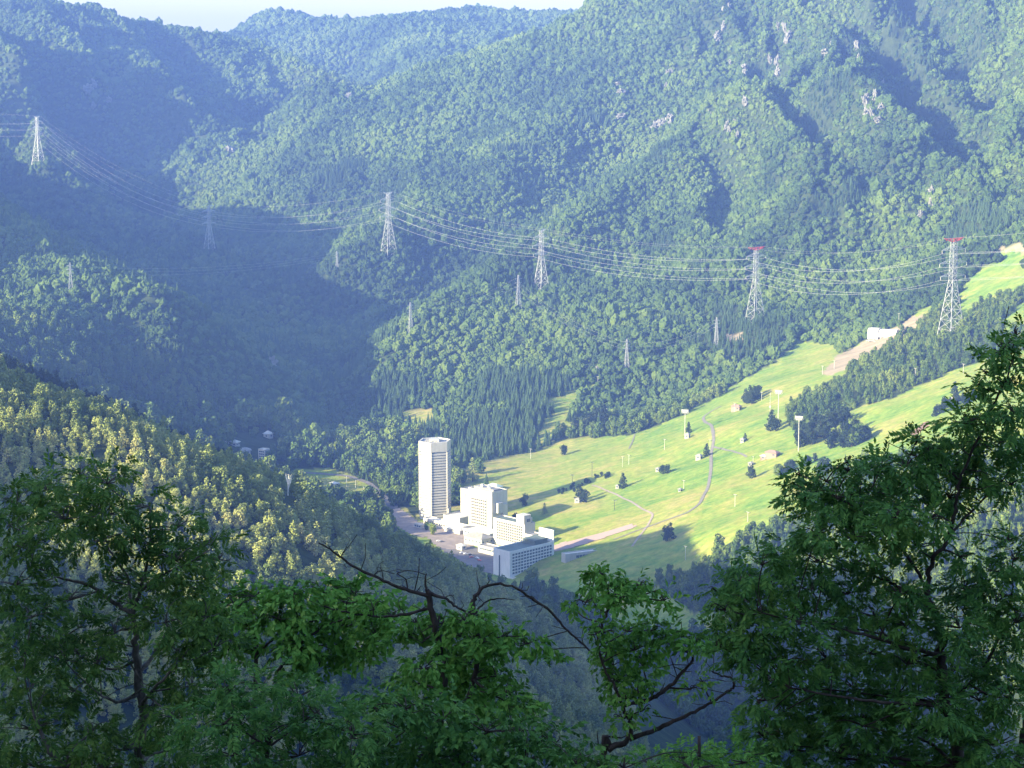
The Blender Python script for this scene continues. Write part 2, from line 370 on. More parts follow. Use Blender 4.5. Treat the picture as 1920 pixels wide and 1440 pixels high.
# ------------------------------------------------------------------ foliage material and tree shapes
def leaf_mat(name, cols, rough=.75, trans=0., patch=.004):
    m = mat(name, cols[0], rough, .15); N, L, B = nodes(m)
    oi = nd(N, 'ShaderNodeObjectInfo'); n = noise(N, L, oi.outputs['Location'], patch, 3)
    a = nd(N, 'ShaderNodeMath', operation='MULTIPLY_ADD'); L.new(n, a.inputs[0]); a.inputs[1].default_value = 2.0; a.inputs[2].default_value = -.71
    b = nd(N, 'ShaderNodeMath', operation='MULTIPLY_ADD'); L.new(oi.outputs['Random'], b.inputs[0]); b.inputs[1].default_value = .42; L.new(a.outputs[0], b.inputs[2])
    tc = nd(N, 'ShaderNodeTexCoord'); n2 = noise(N, L, tc.outputs['Object'], .7, 3)
    c = nd(N, 'ShaderNodeMath', operation='MULTIPLY_ADD'); L.new(n2, c.inputs[0]); c.inputs[1].default_value = .4; c.inputs[2].default_value = -.2
    d = nd(N, 'ShaderNodeMath', operation='ADD'); L.new(b.outputs[0], d.inputs[0]); L.new(c.outputs[0], d.inputs[1])
    r = ramp(N, [(i/(len(cols)-1)*.8+.1, q) for i, q in enumerate(cols)]); L.new(d.outputs[0], r.inputs[0])
    L.new(r.outputs[0], B.inputs['Base Color'])
    return m
M_far = leaf_mat('far_leaves', [(.02, .04, .01), (.04, .075, .015), (.072, .118, .022), (.10, .145, .028)])
M_val = leaf_mat('valley_leaves', [(.04, .08, .02), (.075, .13, .028), (.12, .18, .035), (.17, .22, .045)], patch=.01)
M_con = leaf_mat('conifer_needles', [(.03, .06, .022), (.048, .09, .03), (.07, .12, .038)])
M_near = leaf_mat('larch_needles', [(.11, .16, .05), (.22, .27, .08), (.32, .36, .115), (.40, .39, .155)], patch=.012)
M_bark = mat('bark', (.09, .07, .05), .9)

def ico(sub):
    bm = bmesh.new(); bmesh.ops.create_icosphere(bm, subdivisions=sub, radius=1)
    V = np.array([v.co[:] for v in bm.verts]); F = np.array([[v.index for v in f.verts] for f in bm.faces]); bm.free()
    return V, F
ICO = {k: ico(k) for k in (1, 2, 3, 4)}
def n3(V, f, s):
    return gnoise(V[:, 0]*f+V[:, 2]*.7*f, V[:, 1]*f-V[:, 2]*.6*f, s)+gnoise(V[:, 2]*f+3.1, (V[:, 0]-V[:, 1])*f*.7, s+1)
def blob(seed, tall=1., sub=3):
    V, F = ICO[sub]; V = V.copy()
    r = 1+.22*n3(V, 1.7, seed)+.20*n3(V, 4.2, seed+7)+.13*n3(V, 9., seed+9)
    V = V*r[:, None]; V[:, 2] *= tall; V[:, 2] += tall*.55
    return V, F
def conifer(seed, n=11, tiers=9, w=.2):
    """unit-high spire of drooping, ragged tiers"""
    rg = np.random.default_rng(seed); V = []; F = []
    for t in range(tiers):
        z0 = .08+.86*t/tiers; r = w*(1-(t/tiers)**1.15)+.012; base = len(V)
        V.append((0, 0, min(1, z0+.24*(1-t/tiers)+.06)))
        ph = rg.uniform(0, 6)
        for k in range(2*n):
            a = ph+pi*k/n; q = r*(rg.uniform(.8, 1.15) if k % 2 == 0 else rg.uniform(.45, .65))
            V.append((q*cos(a), q*sin(a), z0-(.035 if k % 2 == 0 else -.02)+rg.uniform(-.01, .01)))
        for k in range(2*n): F.append((base, base+1+k, base+1+(k+1) % (2*n)))
    return np.array(V), np.array(F)
def leafy(seed, n=800, kind='round', q=.11):
    """crown of many small leaf-spray faces; unit radius about 1, standing on z=0"""
    rg = np.random.default_rng(seed)
    lobes = []
    if kind == 'round':
        for k in range(11):
            a = rg.uniform(0, 2*pi); h = rg.uniform(.35, 1.75); d = rg.uniform(.1, .62)*sqrt(max(.1, 1-((h-.95)/1.1)**2))
            lobes.append((d*cos(a), d*sin(a), h, rg.uniform(.32, .5)))
    elif kind == 'cone':
        for k in range(16):
            h = .25+2.6*(k+.5)/16; d = .62*(1-h/3.1); a = k*2.4+rg.uniform(-.5, .5)
            lobes.append((d*cos(a), d*sin(a), h, .16+.30*(1-h/3.1)))
    else:                                   # tall oval
        for k in range(14):
            h = .3+2.0*(k+.5)/14; d = .48*sqrt(max(.05, 1-((h-1.2)/1.25)**2)); a = k*2.4+rg.uniform(-.5, .5)
            lobes.append((d*cos(a), d*sin(a), h, rg.uniform(.28, .42)))
    lobes = np.array(lobes); w = lobes[:, 3]**2; idx = rg.choice(len(lobes), n, p=w/w.sum())
    u = rg.normal(size=(n, 3)); u /= np.linalg.norm(u, axis=1)[:, None]
    r = lobes[idx, 3]*rg.uniform(.72, 1.08, n)
    c = lobes[idx, :3] + u*r[:, None]*np.array([1, 1, .8])
    nn = u+rg.normal(size=(n, 3))*.45+np.array([0, 0, .25]); nn /= np.linalg.norm(nn, axis=1)[:, None]
    t = np.cross(nn, rg.normal(size=(n, 3))); t /= np.linalg.norm(t, axis=1)[:, None]; b = np.cross(nn, t)
    s = q*rg.uniform(.6, 1.3, n)[:, None]
    V = np.stack([c-t*s, c-b*s*.55+nn*s*.15, c+t*s*1.1-nn*s*.2, c+b*s*.6], 1).reshape(-1, 3)
    k = np.arange(n)[:, None]*4
    return V, np.concatenate([k, k+1, k+2, k+3], 1)

def proto(name, V, F, m, smooth_=False):
    o = mesh_np(name, V, F, m, smooth_=smooth_); COL.objects.unlink(o); return o
def pcoll(name, obs):
    c = bpy.data.collections.new(name)
    for o in obs: c.objects.link(o)
    return c
def scatter(name, pts, sc, rz, coll, nvar, label=None):
    """one object of stuff: a great many small copies on points"""
    me = bpy.data.meshes.new(name); me.vertices.add(len(pts)); me.vertices.foreach_set('co', np.asarray(pts, np.float32).ravel())
    a = me.attributes.new('sc', 'FLOAT_VECTOR', 'POINT'); a.data.foreach_set('vector', np.asarray(sc, np.float32).ravel())
    e = np.zeros((len(pts), 3)); e[:, 2] = rz; e[:, 0] = RNG.normal(0, .06, len(pts)); e[:, 1] = RNG.normal(0, .06, len(pts))
    a = me.attributes.new('ro', 'FLOAT_VECTOR', 'POINT'); a.data.foreach_set('vector', e.astype(np.float32).ravel())
    a = me.attributes.new('ix', 'INT', 'POINT'); a.data.foreach_set('value', RNG.integers(0, nvar, len(pts)).astype(np.int32))
    o = bpy.data.objects.new(name, me); COL.objects.link(o)
    g = bpy.data.node_groups.new(name, 'GeometryNodeTree')
    g.interface.new_socket('Geometry', in_out='INPUT', socket_type='NodeSocketGeometry'); g.interface.new_socket('Geometry', in_out='OUTPUT', socket_type='NodeSocketGeometry')
    N, L = g.nodes, g.links
    gi = N.new('NodeGroupInput'); go = N.new('NodeGroupOutput')
    ci = N.new('GeometryNodeCollectionInfo'); ci.inputs['Collection'].default_value = coll
    ci.inputs['Separate Children'].default_value = True; ci.inputs['Reset Children'].default_value = True
    ip = N.new('GeometryNodeInstanceOnPoints'); ip.inputs['Pick Instance'].default_value = True
    def at(nm, ty):
        n = N.new('GeometryNodeInputNamedAttribute'); n.data_type = ty; n.inputs['Name'].default_value = nm; return n.outputs['Attribute']
    er = N.new('FunctionNodeEulerToRotation'); L.new(at('ro', 'FLOAT_VECTOR'), er.inputs[0])
    L.new(gi.outputs[0], ip.inputs['Points']); L.new(ci.outputs[0], ip.inputs['Instance']); L.new(er.outputs[0], ip.inputs['Rotation'])
    L.new(at('sc', 'FLOAT_VECTOR'), ip.inputs['Scale']); L.new(at('ix', 'INT'), ip.inputs['Instance Index']); L.new(ip.outputs[0], go.inputs[0])
    md = o.modifiers.new('scatter', 'NODES'); md.node_group = g
    tag(o, label, kind='stuff'); print(name, len(pts)); return o

C_blob = pcoll('blobs', [proto('crown', *blob(20+7*k, (.8, .95, 1.05, .9, 1.)[k]), M_far) for k in range(5)])
C_con = pcoll('spires', [proto('spire', *conifer(k, w=(.17, .2, .15)[k]), M_con) for k in range(3)])
C_leafy = pcoll('leafy', [proto('crown', *leafy(40+k, 520, 'round', .15), M_val) for k in range(4)])
C_near = pcoll('near', [proto('crown', *leafy(60+k, 620, ('tall', 'cone', 'tall', 'cone')[k], .115), M_near) for k in range(4)])

def grid(y0, y1, s, wx=.247, pad=60):
    ys = np.arange(y0, y1, s); out = []
    for y in ys:
        xs = np.arange(-wx*y-pad, wx*y+pad, s); out.append(np.stack([xs, np.full(len(xs), y)], 1))
    p = np.concatenate(out); return p + RNG.uniform(-.5, .5, p.shape)*s
pts = np.concatenate([grid(1500, 2700, 7.8), grid(2700, 4300, 6.3), grid(4300, 5800, 6.8), grid(5800, 7300, 9)])
x, y = pts.T; z = H(x, y); px, py = proj(x, y, z)
px2 = px+6*gnoise(x/25, y/25, 70); py2 = py+4*gnoise(x/25, y/25, 70)
free = np.ones(len(x), bool)
for pg in OPEN+BARE: free &= ~(inpoly(px2, py2, pg) & (y < 3400))
free &= ~(inpoly(px, py, VILLAGE) & (y < 3400) & (RNG.random(len(x)) < .93))
free &= ~((x > -125) & (x < 75) & (y > 2060) & (y < 2375))
nearhill = (y < 1980) & (x < .02*y-20) & (z > 12)
floorv = (y < 1980) & ~nearhill & (x < 60+ (1980-y)*.1)
con_zone = inpoly(px, py, [(700,740),(720,700),(780,720),(860,700),(1000,700),(1080,720),(1060,800),(1000,870),(880,880),(800,840),(760,800),(700,770)]) | inpoly(px, py, [(1340,570),(1480,600),(1480,640),(1400,680),(1330,660)]) | inpoly(px, py, [(1740,400),(1840,380),(1920,420),(1780,460)])
cn = gnoise(x/160, y/160, 77)+.6*gnoise(x/50, y/50, 78)
isc = (con_zone & (cn > -.45)) | ((cn > .62) & (y < 4300) & (y > 2950)) | ((RNG.random(len(x)) < .06) & (y < 4500))
density = RNG.random(len(x)) < np.where(isc, .95, .88)
m_far = free & ~nearhill & density
a = m_far & isc
h = RNG.uniform(11, 25, len(x))*np.where(px > 1150, .72, 1.); 
scatter('conifer_forest', np.stack([x, y, z-1], 1)[a], np.stack([h*1.05, h*1.05, h], 1)[a], RNG.uniform(0, 6.28, a.sum()), C_con, 3)
rad = np.exp(RNG.normal(0, .33, len(x)))*np.where(y > 5800, 5.0, np.where(y > 4300, 3.9, 3.4))
a = m_far & ~isc & (y > 2750)
scatter('mountain_forest', np.stack([x, y, z+.2*rad], 1)[a], np.stack([rad, rad, rad*RNG.uniform(.8, 1.25, len(x))], 1)[a], RNG.uniform(0, 6.28, a.sum()), C_blob, 5)
a = m_far & ~isc & (y <= 2750)
rad2 = np.exp(RNG.normal(0, .3, len(x)))*np.where((px > 1450) & (z > 60), 3.3, np.where((px < 790) & (z < 60) & (y > 2250), 6.8, 4.3))
a &= ~((px < 790) & (z < 60) & (y > 2250) & (RNG.random(len(x)) < .45))
scatter('valley_forest', np.stack([x, y, z-.4], 1)[a], np.stack([rad2, rad2, rad2*RNG.uniform(1, 1.5, len(x))], 1)[a], RNG.uniform(0, 6.28, a.sum()), C_leafy, 4)
# the near hill: larch and young broadleaf wood
pts = grid(880, 1980, 5.9, .26, 40); x, y = pts.T; z = H(x, y); px, py = proj(x, y, z)
a = (x < .02*y-20+(1980-y)*.12) & (z > 12) & (RNG.random(len(x)) < .93) & ~((np.abs(px-540) < 16) & (y > 1280) & (y < 1345))
x, y, z, px, py = [q[a] for q in (x, y, z, px, py)]
rad = np.exp(RNG.normal(0, .2, len(x)))*3.75; hh = rad*RNG.uniform(.7, .98, len(x))
show = inpoly(px, py-25, [(-30,690),(200,760),(560,900),(830,1020),(1080,1140),(1120,1200),(900,1180),(620,1080),(430,1060),(360,960),(180,930),(-30,930)])
order = np.argsort(np.where(show, y, 1e9))[:300]; solo = np.zeros(len(x), bool); solo[order] = True
M_dkleaf = leaf_mat('dark_or_shaded_leaves', [(.012, .028, .012), (.022, .042, .018), (.035, .058, .022)], patch=.02)  # rear crest's shade is put into this colour; dark meadow trees share it
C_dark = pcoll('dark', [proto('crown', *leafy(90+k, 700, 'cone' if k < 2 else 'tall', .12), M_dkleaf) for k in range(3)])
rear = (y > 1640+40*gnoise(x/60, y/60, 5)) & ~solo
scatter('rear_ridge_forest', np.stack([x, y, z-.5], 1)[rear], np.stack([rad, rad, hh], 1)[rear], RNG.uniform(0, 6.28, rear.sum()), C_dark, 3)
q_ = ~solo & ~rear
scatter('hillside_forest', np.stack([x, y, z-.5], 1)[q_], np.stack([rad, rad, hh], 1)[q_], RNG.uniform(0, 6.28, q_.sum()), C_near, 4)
def trunk_mesh(h, r, seg=6, bend=0.):
    V = []; F = []
    for k in range(5):
        t = k/4
        for j in range(seg): V.append((r*(1-.75*t)*cos(2*pi*j/seg)+bend*t*t, r*(1-.75*t)*sin(2*pi*j/seg), h*t))
    for k in range(4):
        for j in range(seg): F.append((k*seg+j, k*seg+(j+1) % seg, (k+1)*seg+(j+1) % seg, (k+1)*seg+j))
    return np.array(V), np.array(F)
def tree_kind(crown, trunk, loc, sc, rz, name, label, cat, group):
    r = empty(name, loc, rz); r.scale = sc; tag(r, label, cat, group)
    c = crown.copy(); COL.objects.link(c); c.parent = r
    t = trunk.copy(); COL.objects.link(t); t.parent = r
    c.name = 'crown'; t.name = 'trunk'
    return r
T_trunk = proto('trunk', *trunk_mesh(2.0, .07), M_bark); T_short = proto('trunk', *trunk_mesh(.5, .02), M_bark)
near_protos = list(C_near.objects); ntr = list(np.where(solo)[0])
for k in ntr:
    pi_ = RNG.integers(0, 4)
    tree_kind(near_protos[pi_], T_trunk, (x[k], y[k], z[k]-.5), (rad[k], rad[k], hh[k]), RNG.uniform(0, 6.28), 'larch_tree' if pi_ % 2 else 'hillside_tree',
              'pointed olive green tree among many alike in the dense wood on the near hillside' if pi_ % 2 else 'oval olive green tree among many alike in the dense wood on the near hillside',
              'tree', 'pointed trees of the near hillside wood' if pi_ % 2 else 'oval trees of the near hillside wood')
# ------------------------------------------------------------------ buildings
M_wall = mat('white_render', (.55, .53, .48), .7, .3)
M_white = mat('shade_brightened_white', (.80, .81, .82), .6, .3)  # hotel wall white raised to brighten the shaded wing by colour
M_wall2 = mat('pale_grey_render', (.47, .47, .45), .7, .3)
for m_ in (M_wall, M_wall2, M_white):                         # weather streaks on the render coat
    N, L, B = nodes(m_); tc = nd(N, 'ShaderNodeTexCoord'); n_ = noise(N, L, tc.outputs['Object'], .35, 4, .6, (1, 1, .25)); c0 = tuple(B.inputs['Base Color'].default_value)[:3]
    r_ = ramp(N, [(.3, tuple(q*.84 for q in c0)), (.6, c0)]); L.new(n_, r_.inputs[0]); L.new(r_.outputs[0], B.inputs['Base Color'])
M_glass = mat('window_glass', (.10, .13, .17), .15, .6)
M_loggia = mat('loggia_window', (.05, .052, .06), .5, .4)
M_roofg = mat('roof_grey', (.33, .32, .30), .8)
M_roofd = mat('roof_dark', (.13, .17, .15), .8)
M_roofl = mat('roof_light', (.6, .58, .53), .7)
M_steel = mat('galvanised_steel', (.5, .51, .52), .5, .4, .3)
M_red = mat('red_paint', (.62, .09, .06), .5)
M_pole = mat('painted_pole', (.5, .5, .48), .5)
M_dark = mat('dark_metal', (.06, .06, .06), .5)
M_pink = mat('pinkish_boards', (.34, .22, .18), .8)
M_rock = mat('rock', (.20, .20, .18), .9)
M_pave = mat('paving', (.30, .25, .22), .9)
M_asph = mat('asphalt', (.17, .16, .155), .9)
M_gravel = mat('gravel', (.19, .18, .165), .95)
for m_, sc_ in ((M_pave, .12), (M_asph, .15), (M_gravel, .3), (M_rock, .25), (M_roofg, .2), (M_roofd, .2)):
    N, L, B = nodes(m_); tc = nd(N, 'ShaderNodeTexCoord'); n_ = noise(N, L, tc.outputs['Object'], sc_, 5, .7); c0 = tuple(B.inputs['Base Color'].default_value)[:3]
    r_ = ramp(N, [(.3, tuple(q*.72 for q in c0)), (.7, tuple(min(1, q*1.2) for q in c0))]); L.new(n_, r_.inputs[0]); L.new(r_.outputs[0], B.inputs['Base Color'])

class MB:
    def __init__(s): s.V = []; s.F = []; s.n = 0
    def add(s, V, F):
        s.V.append(np.asarray(V, float)); s.F += [tuple(int(i)+s.n for i in f) for f in F]; s.n += len(V); return s
    def box(s, x0, x1, y0, y1, z0, z1):
        V = [(x, y, z) for z in (z0, z1) for y in (y0, y1) for x in (x0, x1)]
        return s.add(V, [(0, 2, 3, 1), (4, 5, 7, 6), (0, 1, 5, 4), (1, 3, 7, 5), (3, 2, 6, 7), (2, 0, 4, 6)])
    def prism(s, pts, z0, z1):
        n = len(pts); V = [(x, y, z0) for x, y in pts]+[(x, y, z1) for x, y in pts]
        return s.add(V, [tuple(range(n))[::-1], tuple(range(n, 2*n))]+[(k, (k+1) % n, n+(k+1) % n, n+k) for k in range(n)])
    def ring(s, outer, inner, z0, z1):
        n = len(outer); V = [(x, y, z) for z in (z0, z1) for q in (outer, inner) for x, y in q]; F = []
        for k in range(n):
            j = (k+1) % n
            F += [(k, j, 2*n+j, 2*n+k), (n+j, n+k, 3*n+k, 3*n+j), (2*n+k, 2*n+j, 3*n+j, 3*n+k), (j, k, n+k, n+j)]
        return s.add(V, F)
    def bar(s, a, b, r, n=4, r2=None):
        a = np.array(a, float); b = np.array(b, float); d = b-a; l = np.linalg.norm(d)
        if l < 1e-6: return s
        d /= l; u = np.cross(d, (0, 0, 1) if abs(d[2]) < .9 else (1, 0, 0)); u /= np.linalg.norm(u); v = np.cross(d, u); r2 = r if r2 is None else r2
        V = [p+q*(cos(2*pi*k/n+.785)*u+sin(2*pi*k/n+.785)*v) for p, q in ((a, r), (b, r2)) for k in range(n)]
        return s.add(V, [tuple(range(n))[::-1], tuple(range(n, 2*n))]+[(k, (k+1) % n, n+(k+1) % n, n+k) for k in range(n)])
    def build(s, name, m, parent=None, smooth=False):
        me = bpy.data.meshes.new(name); me.from_pydata(np.concatenate(s.V).tolist(), [], s.F); me.materials.append(m)
        if smooth: me.polygons.foreach_set('use_smooth', np.ones(len(me.polygons), bool))
        bm = bmesh.new(); bm.from_mesh(me); bmesh.ops.recalc_face_normals(bm, faces=bm.faces); bm.to_mesh(me); bm.free()
        o = bpy.data.objects.new(name, me); COL.objects.link(o)
        if parent is not None: o.parent = parent
        return o
def copy_to(o, parent, loc):
    c = o.copy(); COL.objects.link(c); c.parent = parent; c.location = loc; return c

YAW = R(-45)       # local +x points right and towards the camera, local +y right and away
def block(name, label, px, py, la, lb, h, cat='building', group=None, wm=M_wall, roof=M_roofg, left=None, right=None, parapet=1.2, zoff=-3., yaw=YAW, wz=None, win=(2.3, 1.8), glass=None):
    """a slab whose near vertical edge stands at (px, py): la metres run left-back, lb metres right-back. Local frame: x in [-la,0], y in [0,lb]; near edge at the origin.
    left / right = (columns, rows, margin0, margin1, z0, z1) window grids on the two faces the camera sees"""
    g = hit(px, py); e = empty(name, (g[0], g[1], g[2]), yaw); tag(e, label, cat, group)
    MB().box(-la, 0, 0, lb, zoff, h-parapet).build('wall', wm, e)
    rf = MB().box(-la+.5, -.5, .5, lb-.5, h-parapet+.004, h-parapet+.2).build('roof', roof, e)
    MB().ring([(-la, 0), (0, 0), (0, lb), (-la, lb)], [(-la+.45, .45), (-.45, .45), (-.45, lb-.45), (-la+.45, lb-.45)], h-parapet+.003, h).build('parapet', wm, e)
    gm = glass or M_loggia
    for grid_, face in ((left, 0), (right, 1)):
        if not grid_: continue
        nc, nr_, m0, m1, z0, z1 = grid_; w_, h_ = win; first = None
        L_ = la if face == 0 else lb
        for r_ in range(nr_):
            for c_ in range(nc):
                u = m0+(L_-m0-m1)*(c_+.5)/nc; zz = z0+(z1-z0)*(r_+.5)/nr_
                loc = (-u, 0, zz) if face == 0 else (0, u, zz)
                if first is None:
                    b_ = MB(); b_.box(-w_/2, w_/2, -.06, .1, -h_/2, h_/2) if face == 0 else b_.box(-.1, .06, -w_/2, w_/2, -h_/2, h_/2)
                    first = b_.build('window', gm, e); first.location = loc
                else: copy_to(first, e, loc)
    return e
def roof_box(e, la0, la1, lb0, lb1, z0, z1, m=M_wall, name='plant_room'):
    return MB().box(-la1, -la0, lb0, lb1, z0, z1).build(name, m, e)

# the hexagonal tower
def tower():
    g = hit(815, 975); e = empty('hotel_tower', (g[0], g[1]+14, g[2]-1)); tag(e, 'tall white six sided hotel tower with a balcony band on every storey', 'hotel tower')
    def hexa(r, dx=0):
        return [(r*sin(R(a))+dx, -r*cos(R(a))) for a in [-10.8+60*k for k in range(6)]]
    Ht = 87.
    MB().prism(hexa(16.9), -4, Ht-1.5).build('wall', mat('tower_glazing', (.22, .26, .31), .3, .5), e)
    n = 24; z0 = 4.5; st = (Ht-11-z0)/n
    MB().prism(hexa(17.6), -4, z0-.3).build('plinth', M_wall, e)
    b0 = MB().ring(hexa(18.3), hexa(16.92), 0, 1.85).build('balcony', M_wall, e); b0.location = (0, 0, z0)
    for k in range(1, n): copy_to(b0, e, (0, 0, z0+k*st))
    w0 = MB().ring(hexa(17.25), hexa(16.93), 0, st-1.85)
    f = MB()
    for k in range(6):                                # upright fins at the corners
        q = hexa(17.9)[k]; f.box(q[0]-.6, q[0]+.6, q[1]-.6, q[1]+.6, z0+1.76, Ht-10.5)
    f.build('corner_fin', M_wall, e)
    MB().ring(hexa(18.35), hexa(16.93), Ht-10.4, Ht).build('crown_band', M_wall, e)
    MB().prism(hexa(16.9), Ht-1.49, Ht-1.3).build('roof', M_roofg, e)
    MB().box(-6, 5, -4, 6, Ht-1.29, Ht+1.6).build('plant_room', M_wall2, e)
    MB().bar((-9, -8, Ht-1.3), (-9, -8, Ht+2.), .5).bar((8, 3, Ht-1.3), (8, 3, Ht+2.5), .4).bar((2, -11, Ht-1.3), (2, -11, Ht+1.6), .8).build('roof_mast', M_roofg, e)
    # the taller dark glazed bay low on the right face
    MB().box(13.5, 15.5, -15.5, -13.5, -3, 14).build('entrance_pier', M_wall, e)
tower()
b2 = block('hotel_block', 'tall cream hotel block between the tower and the long stepped wing, sheer white end wall', 924, 1001, 37, 22, 45, 'hotel wing', 'hotel wings', left=(8, 9, 9.5, 4, 6, 35), roof=M_roofd)
roof_box(b2, 4, 34, 5, 16, 44, 46.2, M_roofg, 'plant_room'); roof_box(b2, .1, 3.2, -1.0, -.004, -3, 45.4, M_wall, 'corner_fin'); roof_box(b2, -4.2, -.004, 4, 12, 22, 33, M_wall2, 'stair_box'); roof_box(b2, -2.4, -.004, 13, 20, -3, 30, M_wall, 'stair_box')
for q in ((8, 4), (14, 8), (22, 6), (28, 12)): roof_box(b2, q[0], q[0]+2.5, q[1], q[1]+3, 46.2, 47.6, M_roofl, 'roof_vent')
roof_box(b2, 8.6, 9.4, -.5, -.004, -3, 38, M_roofg, 'pilaster')
b2b = block('hotel_block', 'narrow lower cream block joined to the left end of the tall hotel block', 878, 975, 12, 15, 34, 'hotel wing', 'hotel wings')
roof_box(b2b, 3.6, 4.4, -.3, -.004, 0, 31, M_roofg, 'pilaster')
b3 = block('hotel_block', 'cream middle hotel wing of seven window rows running down from the tall block', 984, 1028, 46, 15, 25, 'hotel wing', 'hotel wings', left=(12, 7, 3, 5, 3, 22.5), roof=M_roofd)
roof_box(b3, 0, 11, -1.2, 9, 25, 34, M_wall, 'stair_tower'); roof_box(b3, 2, 6, 9, 13, 25, 30, M_wall2, 'plant_room'); roof_box(b3, -.8, -.004, 3, 7, 27, 30, M_glass, 'tower_opening')
b3b = block('hotel_block', 'small blank white block stepping down below the stair tower at the middle wing', 998, 1034, 10, 13, 17, 'hotel wing', 'hotel wings', wm=M_wall)
b4 = block('hotel_block', 'bluish white shaded hotel wing with a long grid of balconies facing the lawn', 956, 1085, 23, 62, 27, 'hotel wing', 'hotel wings', right=(14, 7, 3, 3, 3, 24.5), roof=M_roofd, zoff=-6, win=(2.9, 1.9), glass=M_glass, wm=M_white)
roof_box(b4, 13.5, 15.2, -.12, -.004, -2, 21, M_glass, 'stair_window'); roof_box(b4, 0.2, 20, 61, 62.4, 26, 38, M_white, 'end_fin')
roof_box(b4, 3, 20, 38, 56, 25.9, 31, M_roofd, 'upper_roof'); roof_box(b4, -3.5, -.004, 0, 60, -6, .8, M_roofl, 'arcade')
for k in range(15): roof_box(b4, -.35, -.004, 3+4*k-.2, 3+4*k+.2, 1, 26, M_white, 'pilaster')
def gable(name, label, px, py, la, lb, h, hr, wm, rm, yaw=YAW, cat='building', windows=0, group=None):
    """hipped roof pavilion"""
    g = hit(px, py); e = empty(name, g, yaw); tag(e, label, cat, group)
    MB().box(-la, 0, 0, lb, -3, h).build('wall', wm, e)
    o = 1.1; i = min(la, lb)*.42
    V = [(-la-o, -o, h+.004), (o, -o, h+.004), (o, lb+o, h+.004), (-la-o, lb+o, h+.004), (-la+i, lb/2 if la > lb else i, h+hr), (-i, lb/2 if la > lb else i, h+hr), (-i, lb/2 if la > lb else lb-i, h+hr), (-la+i, lb/2 if la > lb else lb-i, h+hr)]
    b = MB(); 
    if la > lb: b.add([V[k] for k in (0, 1, 2, 3, 4, 5)], [(0, 1, 5, 4), (1, 2, 5), (2, 3, 4, 5), (3, 0, 4), (3, 2, 1, 0)])
    else:
        b.add([V[0], V[1], V[2], V[3], (-la/2, i, h+hr), (-la/2, lb-i, h+hr)], [(0, 1, 4), (1, 2, 5, 4), (2, 3, 5), (3, 0, 4, 5), (3, 2, 1, 0)])
    b.build('roof', rm, e); first = None
    for k in range(windows):
        for f in (0, 1):
            L_ = la if f == 0 else lb; n_ = max(1, int(L_/5))
            if k >= n_: continue
            u = L_*(k+.5)/n_
            wd = MB(); wd.box(-1.2, 1.2, -.06, .1, -.9, .9) if f == 0 else wd.box(-.1, .06, -1.2, 1.2, -.9, .9)
            q = wd.build('window', M_glass, e); q.location = (-u, 0, h*.55) if f == 0 else (0, u, h*.55)
    return e
block('gallery', 'long low white gallery linking the foot of the tower with the blocks', 868, 1000, 62, 11, 7, 'building', left=(16, 1, 2, 2, 2.5, 4.5), roof=M_roofl)
block('podium', 'flat roofed podium below the tower with small white boxes on top', 862, 985, 26, 30, 8, 'building', roof=M_roofl)
g_ = block('lobby', 'flat pinkish roofed lobby building in front of the tall cream block', 918, 1013, 40, 18, 6.5, 'building', left=(9, 1, 2, 2, 2, 4.4), roof=M_roofl, glass=M_glass)
gable('entrance_hall', 'wide entrance hall with a grey hipped roof before the cream block', 903, 1026, 26, 17, 8, 4.5, M_wall2, M_roofg, windows=5)
gable('porch', 'small white porch at the corner of the entrance hall over the car park', 866, 1033, 8, 7, 5, 1.6, M_wall, M_roofl, windows=1)
gable('arrival_canopy', 'low round shouldered arrival canopy with a pale roof left of the entrance hall', 862, 1003, 24, 16, 4.5, 2.5, M_wall2, M_roofl)
block('service_wing', 'single storey cream wing with a window strip running to the shaded block', 948, 1048, 40, 12, 8, 'building', left=(14, 1, 2, 2, 3.5, 6), roof=M_roofg, glass=M_glass)
block('gatehouse', 'tiny white gatehouse at the end of the pink drive', 790, 992, 12, 6, 4.5, 'building', roof=M_roofl, left=(3, 1, 1, 1, 1.5, 3.2), glass=M_glass)
gable('changing_hut', 'small hut with a pale green roof behind the tall cream block', 931, 922, 16, 10, 5, 3, M_wall2, mat('pale_green_roof', (.42, .52, .45), .6), windows=2)
lb_ = block('clubhouse', 'long low pale building with square windows in the shade right of the hotel', 1060, 1056, 8, 44, 9, 'building', wm=M_wall2, roof=M_roofl, right=(8, 1, 12, 3, 3.4, 6.6), glass=M_glass, win=(3.2, 2.6), yaw=R(-62))
# houses in the shaded village beyond the near hill
gable('house', 'low long house with a pale roof, leftmost in the shaded village', 443, 838, 17, 10, 5, 3, M_wall2, M_roofl, windows=3, yaw=R(-20))
gable('house', 'white gabled house standing alone above the shaded village', 505, 823, 9, 8, 6, 3.5, M_wall, M_roofl, windows=1, yaw=R(-30))
gable('house', 'pale house tucked among trees in the middle of the shaded village', 470, 852, 13, 9, 5, 3, M_wall2, M_roofg, windows=2, yaw=R(10))
block('apartment_block', 'bluish white flat roofed block of the shaded village beside the near hill', 497, 866, 10, 10, 15, 'building', left=(3, 4, 1, 1, 1.5, 13.5), right=(3, 4, 1, 1, 1.5, 13.5), roof=M_roofl, glass=M_glass, yaw=R(-30))
gable('shed', 'small shed roof beside the road in the shaded valley', 628, 912, 9, 7, 3, 1.5, M_wall2, M_roofl, windows=1)
